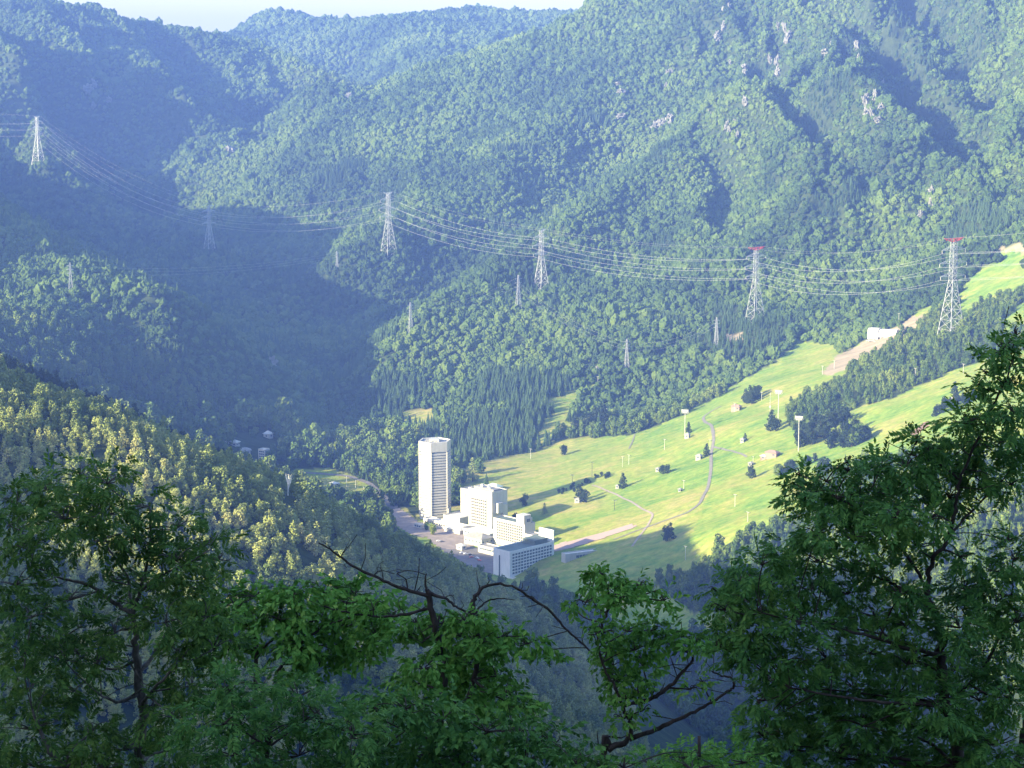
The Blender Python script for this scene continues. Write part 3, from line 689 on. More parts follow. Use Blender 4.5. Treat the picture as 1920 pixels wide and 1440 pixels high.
# lift station on the hillside
def station():
    g = hit(1632, 640); e = empty('lift_station', (g[0], g[1]+8, g[2]), R(-32)); tag(e, 'white gondola lift station with a rounded roof edge on the hillside above the brown track', 'lift station')
    prof = [(-7, 3), (-7, 13), (-5.5, 15.5), (-3, 16.5), (5, 16.5), (7, 15), (7, 4)]
    n = len(prof); V = [(0, y, z) for y, z in prof]+[(14, y, z) for y, z in prof]
    MB().add(V, [tuple(range(n)), tuple(range(2*n-1, n-1, -1))]+[(k, n+k, n+(k+1) % n, (k+1) % n) for k in range(n)]).build('housing', M_wall, e)
    prof = [(-6, 6), (-6, 12), (-3, 15.5), (5, 15.5), (6, 12), (6, 6)]; n = 6
    V = [(14.01, y, z) for y, z in prof]+[(38, y*.9, z+1) for y, z in prof]
    MB().add(V, [tuple(range(n)), tuple(range(2*n-1, n-1, -1))]+[(k, n+k, n+(k+1) % n, (k+1) % n) for k in range(n)]).build('roof', M_wall2, e)
    MB().box(15, 36, -5.5, -5.3, 7, 11).build('window_band', M_glass, e)
    for x_ in (2, 8, 13, 18, 23): 
        MB().bar((x_, -6.5, -6), (x_, -6.5, 6.2), .5, 8).build('support_leg', M_pole, e)
    MB().box(0, 14, -12, -6.5, 1, 1.8).build('platform', M_roofg, e)
station()

# ------------------------------------------------------------------ sheets of paving and tracks lying on the ground
def grid_drape(name, poly, m, lift=.35, step=3.5, yr=(1700, 2900)):
    pts = [hit(*q) for q in poly]; xs = [p[0] for p in pts]; ys = [p[1] for p in pts]; pp = [(p[0], p[1]) for p in pts]
    X, Y = np.meshgrid(np.arange(min(xs), max(xs)+step, step), np.arange(min(ys), max(ys)+step, step))
    Z = H(X, Y)+lift; ins = inpoly(X, Y, pp); V = np.stack([X, Y, Z], -1).reshape(-1, 3); w_ = X.shape[1]
    i, j = np.where(ins[:-1, :-1] | ins[1:, 1:]); F = np.stack([i*w_+j, i*w_+j+1, (i+1)*w_+j+1, (i+1)*w_+j], 1)
    if not len(F): return
    u = np.unique(F); mp = np.zeros(len(V), int); mp[u] = np.arange(len(u))
    o = mesh_np(name, V[u], mp[F], m); tag(o, kind='structure'); return o
def ribbon(name, pix, wd, m, lift=.4):
    p = [hit(*q) for q in pix]; q = []
    for a, b in zip(p[:-1], p[1:]):
        n = max(1, int(sqrt((a[0]-b[0])**2+(a[1]-b[1])**2)/4))
        q += [(a[0]+(b[0]-a[0])*k/n, a[1]+(b[1]-a[1])*k/n) for k in range(n)]
    q.append(p[-1][:2]); q = np.array(q)
    for _ in range(4): q[1:-1] = (q[:-2]+2*q[1:-1]+q[2:])/4
    t = np.gradient(q, axis=0); t /= np.linalg.norm(t, axis=1)[:, None]+1e-9; nn = np.stack([-t[:, 1], t[:, 0]], 1)
    ed = [q+nn*wd*s for s in (-.5, -.17, .17, .5)]; V = []
    for e in ed: V.append(np.stack([e[:, 0], e[:, 1], H(e[:, 0], e[:, 1])+lift], 1))
    n = len(q); V = np.concatenate(V); k = np.arange(n-1)
    F = np.concatenate([np.stack([c*n+k, c*n+k+1, (c+1)*n+k+1, (c+1)*n+k], 1) for c in range(3)])
    o = mesh_np(name, V, F[:, ::-1], m); tag(o, kind='structure'); return o
grid_drape('car_park', [(826,1028),(870,1022),(935,1045),(935,1078),(905,1070),(860,1048)], M_asph)
grid_drape('forecourt', [(775,985),(800,978),(870,1000),(905,1018),(870,1030),(828,1028),(800,1004)], M_pave, lift=.4)
grid_drape('drive', [(720,960),(740,950),(752,958),(790,985),(800,1010),(770,1000),(735,975)], M_pave)
grid_drape('drive', [(1030,1026),(1050,1020),(1130,1000),(1182,984),(1190,989),(1130,1009),(1060,1030),(1035,1036)], mat('pink_paving', (.38, .28, .25), .9), lift=.45)
ribbon('gravel_track', [(1150,1012),(1200,993),(1250,975),(1290,962),(1312,945),(1327,915),(1333,880),(1333,850),(1338,825),(1335,800),(1320,790),(1318,782),(1335,770),(1352,762)], 3.4, M_gravel)
ribbon('gravel_track', [(1338,838),(1365,845),(1400,857)], 2.6, M_gravel)
ribbon('footpath', [(1110,910),(1150,925),(1190,945),(1225,965),(1215,985),(1185,1025)], 2.4, M_pave)
ribbon('road', [(560,885),(610,889),(650,892),(690,905),(720,930),(735,955)], 7, M_asph)
ribbon('road', [(640,925),(665,935),(690,930),(712,922)], 5, M_roofg)
ribbon('gully_track', [(1190,815),(1186,828),(1179,842)], 1.6, M_gravel)

# ------------------------------------------------------------------ cars in the car park
def car(px, py, rz, m, label):
    g = hit(px, py); e = empty('parked_car', (g[0], g[1], g[2]+.4), rz); tag(e, label, 'car', 'cars in the hotel car park')
    prof = [(-2.2, .35), (-2.25, .8), (-1.9, 1.0), (-1.3, 1.45), (.5, 1.5), (1.2, 1.0), (2.15, .85), (2.25, .4)]
    n = len(prof); V = [(x, -.85, z) for x, z in prof]+[(x, .85, z) for x, z in prof]
    MB().add(V, [tuple(range(n)), tuple(range(2*n-1, n-1, -1))]+[(k, n+k, n+(k+1) % n, (k+1) % n) for k in range(n)]).build('body', m, e)
    MB().box(-1.2, .6, -.87, .87, 1.02, 1.36).build('window', M_glass, e)
    for x in (-1.4, 1.4):
        for y in (-.8, .8): MB().bar((x, y-.12, .32), (x, y+.12, .32), .34, 10).build('wheel', M_dark, e)
cw, cr, cd = mat('white_car_paint', (.8, .8, .8), .3, .6), mat('red_car_paint', (.55, .12, .08), .3, .6), mat('dark_car_paint', (.08, .09, .11), .3, .6)
for q in ((866,1038,.4,cw,'white car nearest the porch in the car park'),(873,1040,.4,cw,'white car in the middle of the short row in the car park'),(881,1041,.4,cd,'dark car at the right end of the short row'),(884,1046,.5,cr,'red car parked in front of the short row'),
          (895,1048,-.7,cw,'white car parked alone nearest the shaded wing'),(899,1052,-.7,cr,'reddish car beside the lone white car'),(822,1016,.2,cw,'white car on the pink forecourt by the trees'),(829,1017,.2,cd,'dark car on the pink forecourt')): car(*q)
# ------------------------------------------------------------------ pylons and wires
def lattice(b, z0, z1, w0, w1, n, rl, rb):
    """four legs from half-width w0 to w1 with crossed braces in n panels"""
    for k in range(n):
        f = 1-(1-k/n)**1.0; t0 = k/n; t1 = (k+1)/n
        za, zb = z0+(z1-z0)*t0, z0+(z1-z0)*t1; a, c = w0+(w1-w0)*t0, w0+(w1-w0)*t1
        A = [(-a, -a, za), (a, -a, za), (a, a, za), (-a, a, za)]; Bq = [(-c, -c, zb), (c, -c, zb), (c, c, zb), (-c, c, zb)]
        for i in range(4):
            j = (i+1) % 4; b.bar(A[i], Bq[i], rl); b.bar(A[i], Bq[j], rb); b.bar(A[j], Bq[i], rb); b.bar(Bq[i], Bq[j], rb)
def big_pylon(loc, rz, h, label, red=False, tk=1.0):
    e = empty('power_pylon', loc, rz); tag(e, label, 'pylon', 'lattice pylons of the high voltage line'); e['pylon'] = h
    b = MB(); zb = h*.55; wb = h*.098; wm_ = h*.028
    lattice(b, -3, zb, wb, wm_, 6, .40*tk, .17*tk); b.build('lower_frame', M_steel, e)
    b = MB(); lattice(b, zb+.01, h*.94, wm_, wm_*.8, 8, .3*tk, .15*tk); b.build('upper_frame', M_steel, e)
    arms = []
    for zl, L in ((.60, h*.14), (.73, h*.155), (.86, h*.13)):
        for s in (-1, 1):
            z = zl*h; w_ = wm_*.9; c = MB(); tip = (s*(L+w_), 0, z)
            for y in (-w_, w_):
                c.bar((s*w_, y, z-.5), tip, .26*tk); c.bar((s*w_, y, z+h*.035), tip, .22*tk)
                for t in (.35, .7): c.bar((s*(w_+L*t), y*(1-t), z-.3), (s*(w_+L*(t-.25)), y*(1-t+.25), z+h*.035*(1-t+.25)), .15*tk)
            c.build('crossarm', M_steel, e)
            i_ = MB().bar((tip[0], 0, z), (tip[0], 0, z-h*.035), .28*tk, 6).build('insulator', M_roofl, e); arms.append((tip[0], z-h*.035))
    c = MB(); z = h*.955; L = h*.13 if red else h*.09
    for s in (-1, 1):
        for y in (-wm_*.7, wm_*.7):
            c.bar((0, y, z-.02*h), (s*L, 0, z+.02*h), (.55 if red else .28)*tk); c.bar((0, y, z+.012*h), (s*L, 0, z+.02*h), (.45 if red else .2)*tk)
            c.bar((s*wm_*.7, y, h*.94), (s*wm_*.7, y, z+.01*h), (.5 if red else .3)*tk)
        for t in (.3, .55, .8): c.bar((s*L*t, -wm_*.7*(1-t), z-.02*h*(1-t)), (s*L*t, wm_*.7*(1-t), z+.012*h), (.3 if red else .15)*tk)
    c.build('top_crossarm', M_red if red else M_steel, e); arms += [(-L, z+.02*h), (L, z+.02*h)]
    return e, arms
def world_arm(p, rz, arm): return np.array([p[0]+arm[0]*cos(rz), p[1]+arm[0]*sin(rz), p[2]+arm[1]])
PYL = [(-560,150,4700,80,0,''),(72,306,4500,98,0,'pale lattice pylon on the far left spur, its foot just above the shadow'),(393,470,4080,85,0,'dim lattice pylon standing in the blue shadow of the deep valley'),(729,478,3650,107,0,'lattice pylon left of centre on the forested spur, second highest in the line'),
       (1015,548,3320,98,0,'lattice pylon in the centre of the view on a wooded knoll'),(1416,603,2950,106,1,'red topped lattice pylon over the brown clearing'),(1783,630,2520,118,1,'nearest and largest lattice pylon, red topped, right of the lift station'),(2350,560,2300,110,1,'')]
P3 = []
for (px_, py_, Y_, h_, rd, lb) in PYL:
    if lb:
        g = hit(px_, py_, Y_*.9, Y_*1.15)
    else: gg = P(px_, py_, Y_); g = gg
    P3.append(g); print('pylon', px_, g, 'want z', P(px_, py_, Y_)[2])
RZ = []
for k in range(len(P3)):
    a = P3[max(0, k-1)]; b = P3[min(len(P3)-1, k+1)]; RZ.append(math.atan2(b[1]-a[1], b[0]-a[0])+pi/2)
ARM = []
for k, (q, (px_, py_, Y_, h_, rd, lb)) in enumerate(zip(P3, PYL)):
    if lb: _, arms = big_pylon(q, RZ[k], h_, lb, bool(rd), 1.0 if k != 2 else .8)
    else:
        arms = []
        for zl, L in ((.60, .14), (.73, .155), (.86, .13)):
            for s in (-1, 1): arms.append((s*h_*(L+.03), h_*(zl-.035)))
        arms += [(-h_*.13, h_*.975), (h_*.13, h_*.975)]
    ARM.append([world_arm(q, RZ[k], a) for a in arms])
def wire(name, a, b, sag, r, label, group, m=None):
    n = 28; t = np.linspace(0, 1, n)[:, None]; p = a+(b-a)*t; p[:, 2] -= 4*sag*(t*(1-t))[:, 0]
    d = (b-a)/np.linalg.norm(b-a); u = np.cross(d, (0, 0, 1)); u /= np.linalg.norm(u); v = np.cross(u, d)
    V = np.concatenate([p+r*(cos(x)*u+sin(x)*v) for x in (0, 2.094, 4.189)]); k = np.arange(n-1)
    F = np.concatenate([np.stack([c*n+k, c*n+k+1, ((c+1) % 3)*n+k+1, ((c+1) % 3)*n+k], 1) for c in range(3)])
    o = mesh_np(name, V, F, m or M_wire, smooth_=False); tag(o, label, 'power line', group)
M_wire = mat('bright_conductor', (.55, .55, .56), .45, .6, .2)
spans = ['from the left edge to the far left pylon', 'from the far left pylon into the shadowed valley', 'from the shadowed valley to the left central pylon', 'between the two central pylons', 'from the centre pylon to the farther red topped pylon', 'between the two red topped pylons', 'from the nearest pylon to the right edge']
lev = ['lowest', 'middle', 'upper']
for k in range(len(P3)-1):
    L_ = float(np.linalg.norm(ARM[k][0]-ARM[k+1][0]))
    for a in range(8):
        far = ARM[k][a][1] > ARM[k][a ^ 1][1]
        nm = (('far side ' if far else 'near side ')+lev[a//2]+' wire ') if a < 6 else (('far side ' if far else 'near side ')+'thin topmost earth wire ')
        wire('power_line', ARM[k][a], ARM[k+1][a], L_*L_/1e6*(75 if a < 6 else 50)*(.8 if k==2 else 1), .15*(.72 if k < 3 else 1) if a < 6 else .06, nm+spans[k], 'wires of the high voltage line')
def small_pylon(px_, py_, Y_, h, rz, label):
    g = hit(px_, py_, Y_*.9, Y_*1.15); z = g[2]; e = empty('power_mast', (g[0], g[1], z), rz); tag(e, label, 'pylon', 'small pylons of the minor line')
    b = MB(); lattice(b, -3, h*.6, h*.075, h*.03, 5, .3, .13); lattice(b, h*.6, h, h*.03, h*.012, 5, .26, .12); b.build('frame', M_steel, e)
    A = []
    for zl in (.66, .78, .9):
        for s in (-1, 1):
            c = MB().bar((0, 0, zl*h-.3), (s*h*.11, 0, zl*h), .25).bar((0, 0, zl*h+1.6), (s*h*.11, 0, zl*h), .2); c.build('crossarm', M_steel, e)
            A.append(np.array([g[0]+s*h*.11*cos(rz), g[1]+s*h*.11*sin(rz), z+zl*h]))
    return A
SM = [small_pylon(133, 552, 2945, 42, .3, 'small pylon on the sunlit crest of the mid left ridge'), small_pylon(770, 622, 3060, 42, .5, 'small white pylon on the edge of the spur above the shadow'),
      small_pylon(972, 582, 3150, 52, .5, 'faint small pylon left of the centre lattice pylon'), small_pylon(1175, 690, 2960, 40, .3, 'small pylon above the upper ski meadow'), small_pylon(1343, 650, 2900, 40, .3, 'faint small pylon left of the brown clearing'), small_pylon(632, 505, 3590, 30, .3, 'tiny pylon over the lower left of the forested spur')]
for a, b, nm in ((0, 5, 'from the mid left ridge across the shadow'), (1, 2, 'between the two small pylons on the spur'), (2, 3, 'down the spur to the upper ski meadow'), (3, 4, 'over the trees towards the brown clearing')):
    for k in (0, 2, 4): wire('minor_power_line', SM[a][k], SM[b][k], 12, .05, lev[k//2]+' thin wire '+nm, 'thin wires of the minor line')

# ------------------------------------------------------------------ ski lift poles, floodlights, huts
def lift_pole(px_, py_, h, label, m=M_pole, arm=2.6):
    g = hit(px_, py_); e = empty('lift_pole', g, R(-50)); tag(e, label, 'ski lift pole', 'ski lift poles on the meadows')
    MB().bar((0, 0, -1.5), (0, 0, h), .3, 8, .2).build('pole', m, e)
    MB().box(-arm*.8, arm*.8, -.13, .13, h+.004, h+.25).build('crossarm', m, e)
    for s in (-1, 1): MB().box(s*arm*.8-.15, s*arm*.8+.15, -1.4, 1.4, h-.35, h-.01).build('sheave_train', M_dark if m is not M_dark else M_steel, e)
for q in ((995,860,12,'white lift pole below the cedar stand left of the lone round bush',M_pole),(1110,894,17,'tall dark lift pole at the top of the long tower shadow',M_dark),(1073,910,12,'dark lift pole beside the hedge in the long shadow',M_dark),(1167,876,12,'pale lift pole above the white hut tree, left one of a pair',M_pole),
          (1179,871,11,'pale lift pole above the white hut tree, right one of a pair',M_pole),(1246,843,12,'white lift pole on the open meadow near the small gully',M_pole),(1152,957,11,'dark lift pole on the yellow lawn near the block shadow',M_dark),(1137,782,11,'white lift pole at the wood edge of the upper clearing',M_pole),(1121,719,9,'white lift pole at the top of the upper clearing',M_pole),
          (1542,702,10,'white lift pole low on the brown track',M_pole),(1564,692,10,'white lift pole higher on the brown track, beside the grass',M_pole),(1282,917,9,'thin white lift pole left of the gravel track bend',M_pole),(1378,950,12,'thin pale lift pole on the bright lower slope',M_pole),(1428,750,9,'short white pole above the pinkish hut',M_pole),
          (1377,772,10,'white pole just behind the pinkish hut',M_pole),(1685,608,14,'white twin topped pole right of the lift station',M_pole),(1716,706,9,'short white pole in the dark bushes below the nearest pylon',M_pole),(1806,700,10,'pale pole on the brown edge beside the hedge',M_pole),(1331,848,14,'pale green topped pole beside the gravel track',M_pole),(1412,872,9,'yellowish post by the ruined hut',M_pole),(1285,1050,13,'thin pale pole at the foot of the bright slope',M_pole),(1402,978,9,'short pale pole near the right foreground crown',M_pole),
          (650,912,12,'white lamp mast by the valley road, left of three',M_pole),(667,922,13,'white lamp mast by the valley road, middle of three',M_pole),(682,936,14,'white lamp mast by the valley road, right of three',M_pole)):
    lift_pole(*q[:4], m=q[4], arm=1.2 if 'lamp' in q[3] or 'post' in q[3] else 2.6)
def floodlight(px_, py_, h, label):
    g = hit(px_, py_); e = empty('floodlight_mast', g, R(-15)); tag(e, label, 'floodlight', 'floodlight masts on the ski slope')
    MB().bar((0, 0, -2), (0, 0, h), .45, 8, .32).build('pole', M_pole, e)
    b = MB(); b.box(-4.2, 4.2, -.3, .3, h-2.6, h-2.2).box(-3.4, 3.4, -.3, .3, h-4.4, h-4.0); 
    b.box(-4.2, -3.8, -.3, .3, h-4, h+.2).box(3.8, 4.2, -.3, .3, h-4, h+.2); b.build('rack', M_pole, e)
    for x_ in (-3, -1, 1, 3): MB().box(x_-.85, x_+.85, -1.1, -.32, h-2.1, h+.2).build('lamp_head', M_wall2, e)
    for x_ in (-2, 0, 2): MB().box(x_-.8, x_+.8, -1.1, -.32, h-3.8, h-2.7).build('lamp_head', M_wall2, e)
floodlight(1284, 822, 34, 'floodlight mast with a wide lamp rack at the left, beside a small white hut')
floodlight(1459, 786, 33, 'floodlight mast rising behind the dark bushes next to the guyed mast')
floodlight(1497, 846, 37, 'floodlight mast in front of the two conifer clumps')
g = hit(1443, 806); e = empty('guyed_mast', g); tag(e, 'slim guyed radio mast with splayed legs beside the floodlight', 'radio mast')
b = MB(); b.bar((0, 0, 0), (0, 0, 42), .38, 4, .2); b.build('pole', M_pole, e)
for a_ in range(4): MB().bar((5*cos(a_*1.57+.5), 5*sin(a_*1.57+.5), -1), (0, 0, 20), .16).build('stay', M_pole, e)
MB().box(-.9, .9, -.9, .9, 25, 27).build('dish', M_wall, e)
M_hut = mat('hut_boards', (.36, .35, .32), .8)
def hut(px_, py_, la, lb, h, label, wm=M_hut, rm=M_roofg, yaw=R(-35)):
    gable('hut', label, px_, py_, la, lb, h, h*.5, wm, rm, yaw, 'hut', windows=1, group='huts on the ski slope')
hut(1291,822,5,4,4,'small white hut at the foot of the left floodlight'); hut(1386,770,11,6,4.5,'pinkish hut with a broken roof high on the meadow',M_pink,M_pink); hut(1313,862,6,5,4,'white hut at the foot of the tree by the gravel track')
hut(1394,830,4,4,3.5,'tiny cream hut with a small conifer behind it'); hut(1235,884,4,4,3,'cream hut under the pair of small trees left of the track'); hut(1160,916,4,4,3,'cream hut under the dark cone tree on the meadow'); hut(1086,943,6,5,3.5,'white hut at the foot of the twin trees near the long shadow')
hut(1455,858,13,8,4.5,'pinkish ruined hut with bushes round it below the clumps',M_pink,M_pink); hut(1435,862,6,5,3.5,'small pinkish outbuilding left of the ruined hut',M_pink,M_roofl); hut(1409,874,4,4,3,'yellowish cabin by the post left of the bushes'); hut(1276,922,3,3,2.5,'tiny white box on the slope left of the gravel track')
hut(1392,608,7,5,3.5,'small white hut in the woods left of the red topped pylon'); hut(1790,752,4,3,3,'tiny white box among hedges on the right slope')
# pink terraces of stacked boards on the far slope
for k in range(6):
    g = hit(1722+5*k, 812-4*k); b = MB().box(-9, 9, -.6, .6, -1, 1.0); o = b.build('snow_fence', M_pink); o.location = g; o.rotation_euler = (0, R(-6), R(10)); tag(o, ['lowest','second','third','fourth','fifth','topmost'][k]+' of the pinkish board rows laid on the slope above the right crown', 'snow fence', 'pinkish board rows on the slope')

# ------------------------------------------------------------------ trees standing in the open
OPROT = {'round': list(C_leafy.objects), 'cone': [near_protos[1], near_protos[3]], 'spire': list(C_con.objects)}
OPROT['dark'] = [proto('crown', *leafy(90+k, 700, 'cone', .12), M_dkleaf) for k in range(2)]
OPROT['bushy'] = [proto('crown', *leafy(95+k, 700, 'round', .12), M_dkleaf) for k in range(2)]
def open_tree(px_, py_, hpx, kind, label, name=None, group=None, wr=1.):
    g = hit(px_, py_); d = g[1]; h = hpx/FPX*d*1.02
    pr = OPROT[kind][RNG.integers(0, len(OPROT[kind]))]
    top = {'round': 2.1, 'cone': 2.9, 'spire': 1., 'dark': 2.9, 'bushy': 2.1}[kind]
    sz = h/top; sx = {'round': h/2.1, 'cone': h/3.0, 'spire': h*1.2, 'dark': h/2.6, 'bushy': h/2.0}[kind]*wr
    tree_kind(pr, T_short if kind == 'spire' else T_trunk, (g[0], g[1], g[2]-.2), (sx, sx, sz), RNG.uniform(0, 6.28), name or 'meadow_tree', label, 'tree', group)
for q in ((1057,853,22,'bushy','lone dark round bush on the upper lawn right of the white lift pole'),(983,948,24,'bushy','dark round tree beside the long tower shadow, right of the tall block'),(1021,964,22,'cone','small pointed tree below the long shadow with its own shadow pool'),(966,976,16,'bushy','dark bush at the corner of the middle wing'),
          (1087,940,34,'dark','taller left tree of the pair over the white hut'),(1097,942,28,'bushy','shorter right tree of the pair over the white hut'),(1168,915,30,'dark','dark cone shaped tree on the meadow over a cream hut'),(1243,889,20,'bushy','left of two joined small trees on the green meadow'),(1251,888,19,'bushy','right of two joined small trees on the green meadow'),
          (1256,1013,36,'dark','solitary ragged tree low on the bright slope'),(1250,1010,26,'bushy','low companion at the left of the solitary ragged tree'),(1291,812,22,'dark','narrow tree close behind the left floodlight hut'),(1325,856,26,'dark','dark egg shaped tree beside the gravel track'),(1397,826,15,'dark','small conifer behind the tiny cream hut'),
          (1408,897,26,'bushy','round grey green bush alone on the lower meadow'),(1545,892,40,'bushy','tall rounded tree just above the right foreground crown'),(1535,890,28,'dark','narrow tree at the left of the tall rounded tree'),
          (868,906,30,'round','round pale tree between the tower and the lawn'),(886,903,46,'cone','tall pointed tree right of the tower'),(899,888,34,'round','bushy tree at the lawn corner right of the tower'),(912,916,34,'spire','slim conifer behind the tall cream block'),(1790,740,26,'dark','cone tree at the top of the right hedge'),
          (811,1003,26,'round','round tree at the forecourt edge in front of the long gallery'),(800,994,18,'round','small round tree beside the gatehouse'),(1447,806,40,'dark','dark tree right behind the guyed mast'),(1455,808,28,'bushy','low bush right of the guyed mast')):
    open_tree(*q)
def clump(n, poly, h0, h1, kinds, label, group):
    xs = [p[0] for p in poly]; ys = [p[1] for p in poly]; k = 0; tries = 0
    while k < n and tries < 3000:
        tries += 1; a, b = RNG.uniform(min(xs), max(xs)), RNG.uniform(min(ys), max(ys))
        if inpoly(a, b, poly): open_tree(a, b, RNG.uniform(h0, h1), kinds[RNG.integers(0, len(kinds))], label, 'clump_tree', group); k += 1
clump(34, [(1478,842),(1500,820),(1540,800),(1580,785),(1590,800),(1560,820),(1520,838)], 24, 36, ['dark', 'bushy'], 'dark tree of the left one of two clumps behind the front floodlight', 'trees of the left clump')
clump(30, [(1556,845),(1560,825),(1600,808),(1622,812),(1625,826),(1600,838)], 22, 34, ['round', 'bushy', 'dark'], 'grey green tree of the right one of two clumps behind the front floodlight', 'trees of the right clump')
clump(18, [(1445,890),(1480,870),(1500,868),(1535,862),(1500,880),(1465,896)], 12, 22, ['bushy', 'round'], 'low bush in the patch below the pinkish ruined hut', 'bushes below the ruined hut')
clump(12, [(1392,760),(1400,750),(1425,728),(1432,742),(1412,758)], 16, 30, ['bushy', 'dark'], 'dark tree of the small clump above the pinkish hut', 'trees above the pinkish hut')
clump(24, [(1740,785),(1760,765),(1820,738),(1835,745),(1790,770)], 14, 22, ['bushy', 'dark'], 'tree of the long hedge on the right slope', 'trees of the right hedge')
clump(26, [(1040,926),(1058,918),(1110,898),(1150,885),(1156,890),(1110,908),(1060,930)], 6, 11, ['bushy'], 'low shrub of the hedge running through the long shadow', 'shrubs of the hedge in the long shadow')
clump(18, [(1060,815),(1085,800),(1125,790),(1150,800),(1110,815)], 26, 44, ['dark', 'spire', 'dark'], 'dark pointed tree of the clump at the top of the lawn', 'trees at the top of the lawn')
clump(14, [(960,1100),(1010,1098),(1060,1120),(1130,1122),(1100,1135),(1000,1120)], 10, 18, ['bushy'], 'bush in the shade at the near edge of the lower lawn', 'bushes of the lower lawn')

# ------------------------------------------------------------------ bare rock faces showing through the mountain forest
ROCK = [(1240,238,14,9),(1165,178,13,5),(1258,140,7,5),(1345,78,9,7),(1395,132,10,7),(1457,122,9,13),(1476,76,8,13),(1545,103,10,6),(1622,198,8,11),(1646,232,13,6),(1640,185,7,10),(1362,242,7,10),(1396,196,8,8),(1365,18,8,6),(1505,5,10,7),(1745,385,9,8),(1605,92,6,10),(165,172,12,9),(205,192,10,6),(655,185,9,6),(433,285,16,4),(1330,225,6,10),(1120,700,5,7),(508,690,16,12)]
rg_ = np.random.default_rng(9)
ROCK += [(a+rg_.normal(0, 14), b+rg_.normal(0, 18), c*rg_.uniform(.5, 1.), d*rg_.uniform(.6, 1.3)) for a, b, c, d in ROCK[:18] for _ in range(2)]
for k, (px_, py_, w_, h_) in enumerate(ROCK):
    g = hit(px_, py_); s_ = g[1]/FPX; V_, F_ = ICO[3]; V_ = V_.copy()
    V_ *= (1+.5*n3(V_, 2.2, 200+k)+.35*n3(V_, 6., 230+k))[:, None]
    o = mesh_np('rock_outcrop', V_*np.array([w_*s_*.6, w_*s_*.55, h_*s_*.95]), F_, M_rock, smooth_=False)
    o.location = (g[0], g[1]-3, g[2]+6); o.rotation_euler = (RNG.uniform(-.3, .3), .3, RNG.uniform(0, 3))
    where = 'near the top edge of the right mountain' if py_ < 60 else ('on the upper slope of the right mountain' if py_ < 160 else ('midway up the right mountain' if py_ < 300 else 'low on the right mountain'))
    if px_ < 700: where = 'on the shaded far left mountain' if py_ < 250 else 'above the dark valley'
    tag(o, ('tall' if h_ > w_ else 'broad')+' pale rock face '+where, 'rock', 'rock faces in the mountain forest')
# the bleached dead tree on the near hill
def dead_tree():
    g = P(540, 930, 1318); z = float(H(g[0], g[1])); e = empty('dead_tree', (g[0], g[1], z)); tag(e, 'bleached bare dead tree standing on the crest of the near hill', 'dead tree')
    m = mat('bleached_wood', (.85, .8, .72), .8); MB().bar((0, 0, 0), (.3, 0, 13.5), .4, 6, .1).build('trunk', m, e); rg = np.random.default_rng(5)
    for k in range(13):
        z0 = rg.uniform(2, 8); a = rg.uniform(0, 6.28); l = rg.uniform(2.5, 4.2)*(1.1-z0/14)+.8
        p = (l*cos(a)*.62, l*sin(a)*.5, z0+l*1.25+1); q = (p[0]*1.25, p[1]*1.2, p[2]+2.4)
        MB().bar((.15, 0, z0), p, .2, 5, .13).bar(p, q, .13, 4, .04).bar(p, (p[0]*.9, p[1]*.9-.4, p[2]+2), .1, 4, .04).build('branch', m, e)
dead_tree()
# ------------------------------------------------------------------ the trees close in front of the camera, all in the shade of our own mountain
def near_leaf(name, cols, rough=.45):
    m = mat(name, cols[0], .6, .12); N, L, B = nodes(m); g = nd(N, 'ShaderNodeNewGeometry'); tc = nd(N, 'ShaderNodeTexCoord')
    n_ = noise(N, L, tc.outputs['Object'], 1.6, 3, .6)
    a = nd(N, 'ShaderNodeMath', operation='MULTIPLY_ADD'); L.new(g.outputs['Random Per Island'], a.inputs[0]); a.inputs[1].default_value = .55; 
    b = nd(N, 'ShaderNodeMath', operation='MULTIPLY_ADD'); L.new(n_, b.inputs[0]); b.inputs[1].default_value = 1.3; b.inputs[2].default_value = -.42; L.new(b.outputs[0], a.inputs[2])
    r = ramp(N, [(i/(len(cols)-1)*.85+.08, q) for i, q in enumerate(cols)]); L.new(a.outputs[0], r.inputs[0]); L.new(r.outputs[0], B.inputs['Base Color'])
    out = N['Material Output']; t = N.new('ShaderNodeBsdfTranslucent'); L.new(r.outputs[0], t.inputs[0]); mx = N.new('ShaderNodeMixShader'); mx.inputs[0].default_value = .3
    L.new(B.outputs[0], mx.inputs[1]); L.new(t.outputs[0], mx.inputs[2]); L.new(mx.outputs[0], out.inputs[0]); return m
ML_dark = near_leaf('pinnate_leaves', [(.026, .078, .024), (.055, .15, .034), (.09, .21, .045), (.14, .26, .055)])
ML_left = near_leaf('feathery_leaves', [(.032, .075, .022), (.062, .14, .032), (.10, .19, .04), (.16, .25, .055)])
ML_green = near_leaf('broad_leaves', [(.045, .12, .022), (.085, .22, .036), (.13, .29, .05), (.22, .38, .08)])
M_limb = mat('dark_bark', (.045, .035, .032), .9, .2); M_limb2 = mat('grey_bark', (.10, .09, .085), .9, .2)
for m_ in (M_limb, M_limb2):
    N, L, B = nodes(m_); tc = nd(N, 'ShaderNodeTexCoord'); n_ = noise(N, L, tc.outputs['Object'], 14, 5, .7, (1, 1, .4)); c0 = tuple(B.inputs['Base Color'].default_value)[:3]
    r_ = ramp(N, [(.35, tuple(q*.5 for q in c0)), (.7, tuple(q*1.6 for q in c0))]); L.new(n_, r_.inputs[0]); L.new(r_.outputs[0], B.inputs['Base Color'])
